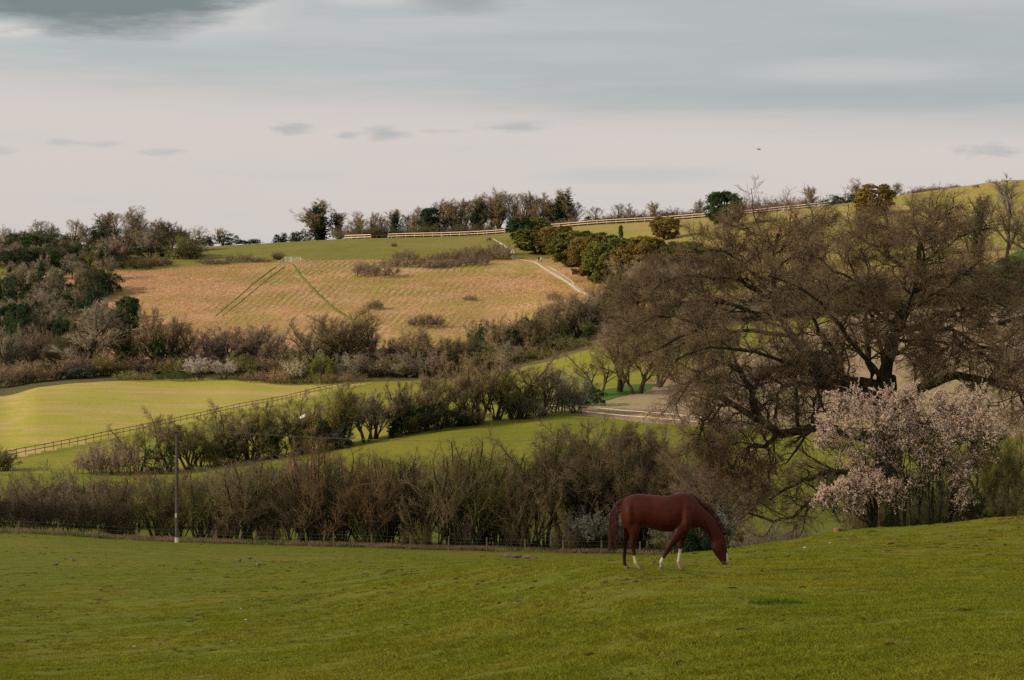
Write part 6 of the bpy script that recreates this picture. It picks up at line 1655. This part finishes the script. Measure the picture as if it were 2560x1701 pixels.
def mound(p, sx, sy, sz, label, seed):
    me = clod(seed, 1.0, 3); me.materials.append(M_soil)
    o = bpy.data.objects.new('earth_mound', me); C.objects.link(o); o.location = p - Vector((0, 0, 0.05)); o.scale = (sx, sy, sz)
    tag(o, label, 'earth mound')
mound(px(1276, 1394), 0.95, 0.6, 0.38, 'low heap of bare brown earth in front of the wire fence', 11)
mound(px(1325, 1397), 0.6, 0.5, 0.3, 'smaller spill of earth right of the brown heap', 12)
mound(at(750, 292), 2.2, 1.4, 1.1, 'pinkish heap of earth behind the near hedge', 13)
tm = tuft_mesh('lush_tuft', 9, 420, 0.40, 0.03, 0.09, 0.006, 1.2)
tm.materials.append(grass_blade_mat('lush_blades', (0.075, 0.15, 0.018), (0.09, 0.16, 0.02), (0.10, 0.15, 0.02), 2.0))
for x, y, sc, lb in ((1950, 1512, 1.0, 'dark lush clump of grass below the grazing horse'),):
    p = px(x, y); o = bpy.data.objects.new('grass_tussock', tm); C.objects.link(o); o.location = p; o.scale = (sc * 1.3, sc, sc); o.rotation_euler = (0, 0, x)
    tag(o, lb, 'grass tussock')
# pale sheet snagged in a hedgerow tree
pa = at(755, 310); zc = CZ + (PCY - 1044) / F * 310
V, Fc = [], []
for i in range(7):
    for j in range(5):
        V.append((i * 0.22 - 0.66 + 0.05 * math.sin(j * 2), 0.12 * math.sin(i * 1.7 + j), (j - 2) * 0.16 - 0.04 * i * math.sin(j) + 0.09 * i))
for i in range(6):
    for j in range(4):
        a = i * 5 + j; Fc.append((a, a + 5, a + 6, a + 1))
o = put('plastic_sheet', mesh('plastic_sheet', V, Fc, True), M_sheet, None, (pa.x + 0.2, 309.0, zc)); sm = o.modifiers.new('t', 'SOLIDIFY'); sm.thickness = 0.01
o.scale = (0.55, 0.55, 0.5)
tag(o, 'small white sheet snagged in a middle hedgerow tree', 'sheet')

# ------------------------------------------------------------------ clipped hedge at left
def clipped_hedge():
    rg = np.random.default_rng(8)
    x0, x1, d = -120, 335, 200.5
    a, b = at(x0, d), at(x1, d + 0.5)
    root = empty('clipped_hedge', a.lerp(b, 0.5), 'square clipped dark hedge behind the wire fence at left', 'hedge')
    n = 230
    t = rg.uniform(0, 1, n); X = a.x + (b.x - a.x) * t; Y = a.y + (b.y - a.y) * t + rg.uniform(-0.9, 0.9, n)
    Z = height(X, Y)
    st, rr = stems(rg, n, 2.6, 0, 0.0, 0.35, 6, 0.12, 0.05, 0.022, 0.12)
    st = st + np.stack([X, Y, Z], -1)[:, None, :]
    P1, R1 = grow(rg, st, rr, 8, 0.15, 1, 0.4, 1.1, 0.32, 4, 0.2, 0.02, 0.6)
    P2, R2 = grow(rg, P1, R1, 4, 0.15, 1, 0.4, 1.1, 0.5, 3, 0.2, 0.03, 0.7)
    tw = join([tubes(P1, R1, 3), tubes(P2, np.maximum(R2, .005), 3), spikes(rg, P2, R2, 3, 0.25, 0.007)])
    top = (a.z + b.z) / 2 + 2.95
    tw[0][:, 2] = np.where(tw[0][:, 2] > top, top + (tw[0][:, 2] - top) * 0.15, tw[0][:, 2])
    k = rg.integers(0, len(P1), 9000); i = rg.integers(0, 4, 9000)
    lf = leaves(rg, P1[k, i] + 0.12 * rg.standard_normal((9000, 3)), unit(rg.standard_normal((9000, 3))), 0.05)
    off = np.array(root.location)
    for nm, vf, mt, c in (('stems', tubes(st, rr, 4), M_bark, BK), ('twigs', tw, M_twig, (0.105, 0.068, 0.038)), ('leaves', lf, M_leaf, (0.05, 0.046, 0.018))):
        o = put(nm, mesh('hedge_' + nm, vf[0] - off, vf[1]), mt, root); o.color = (*c, 1)
clipped_hedge()
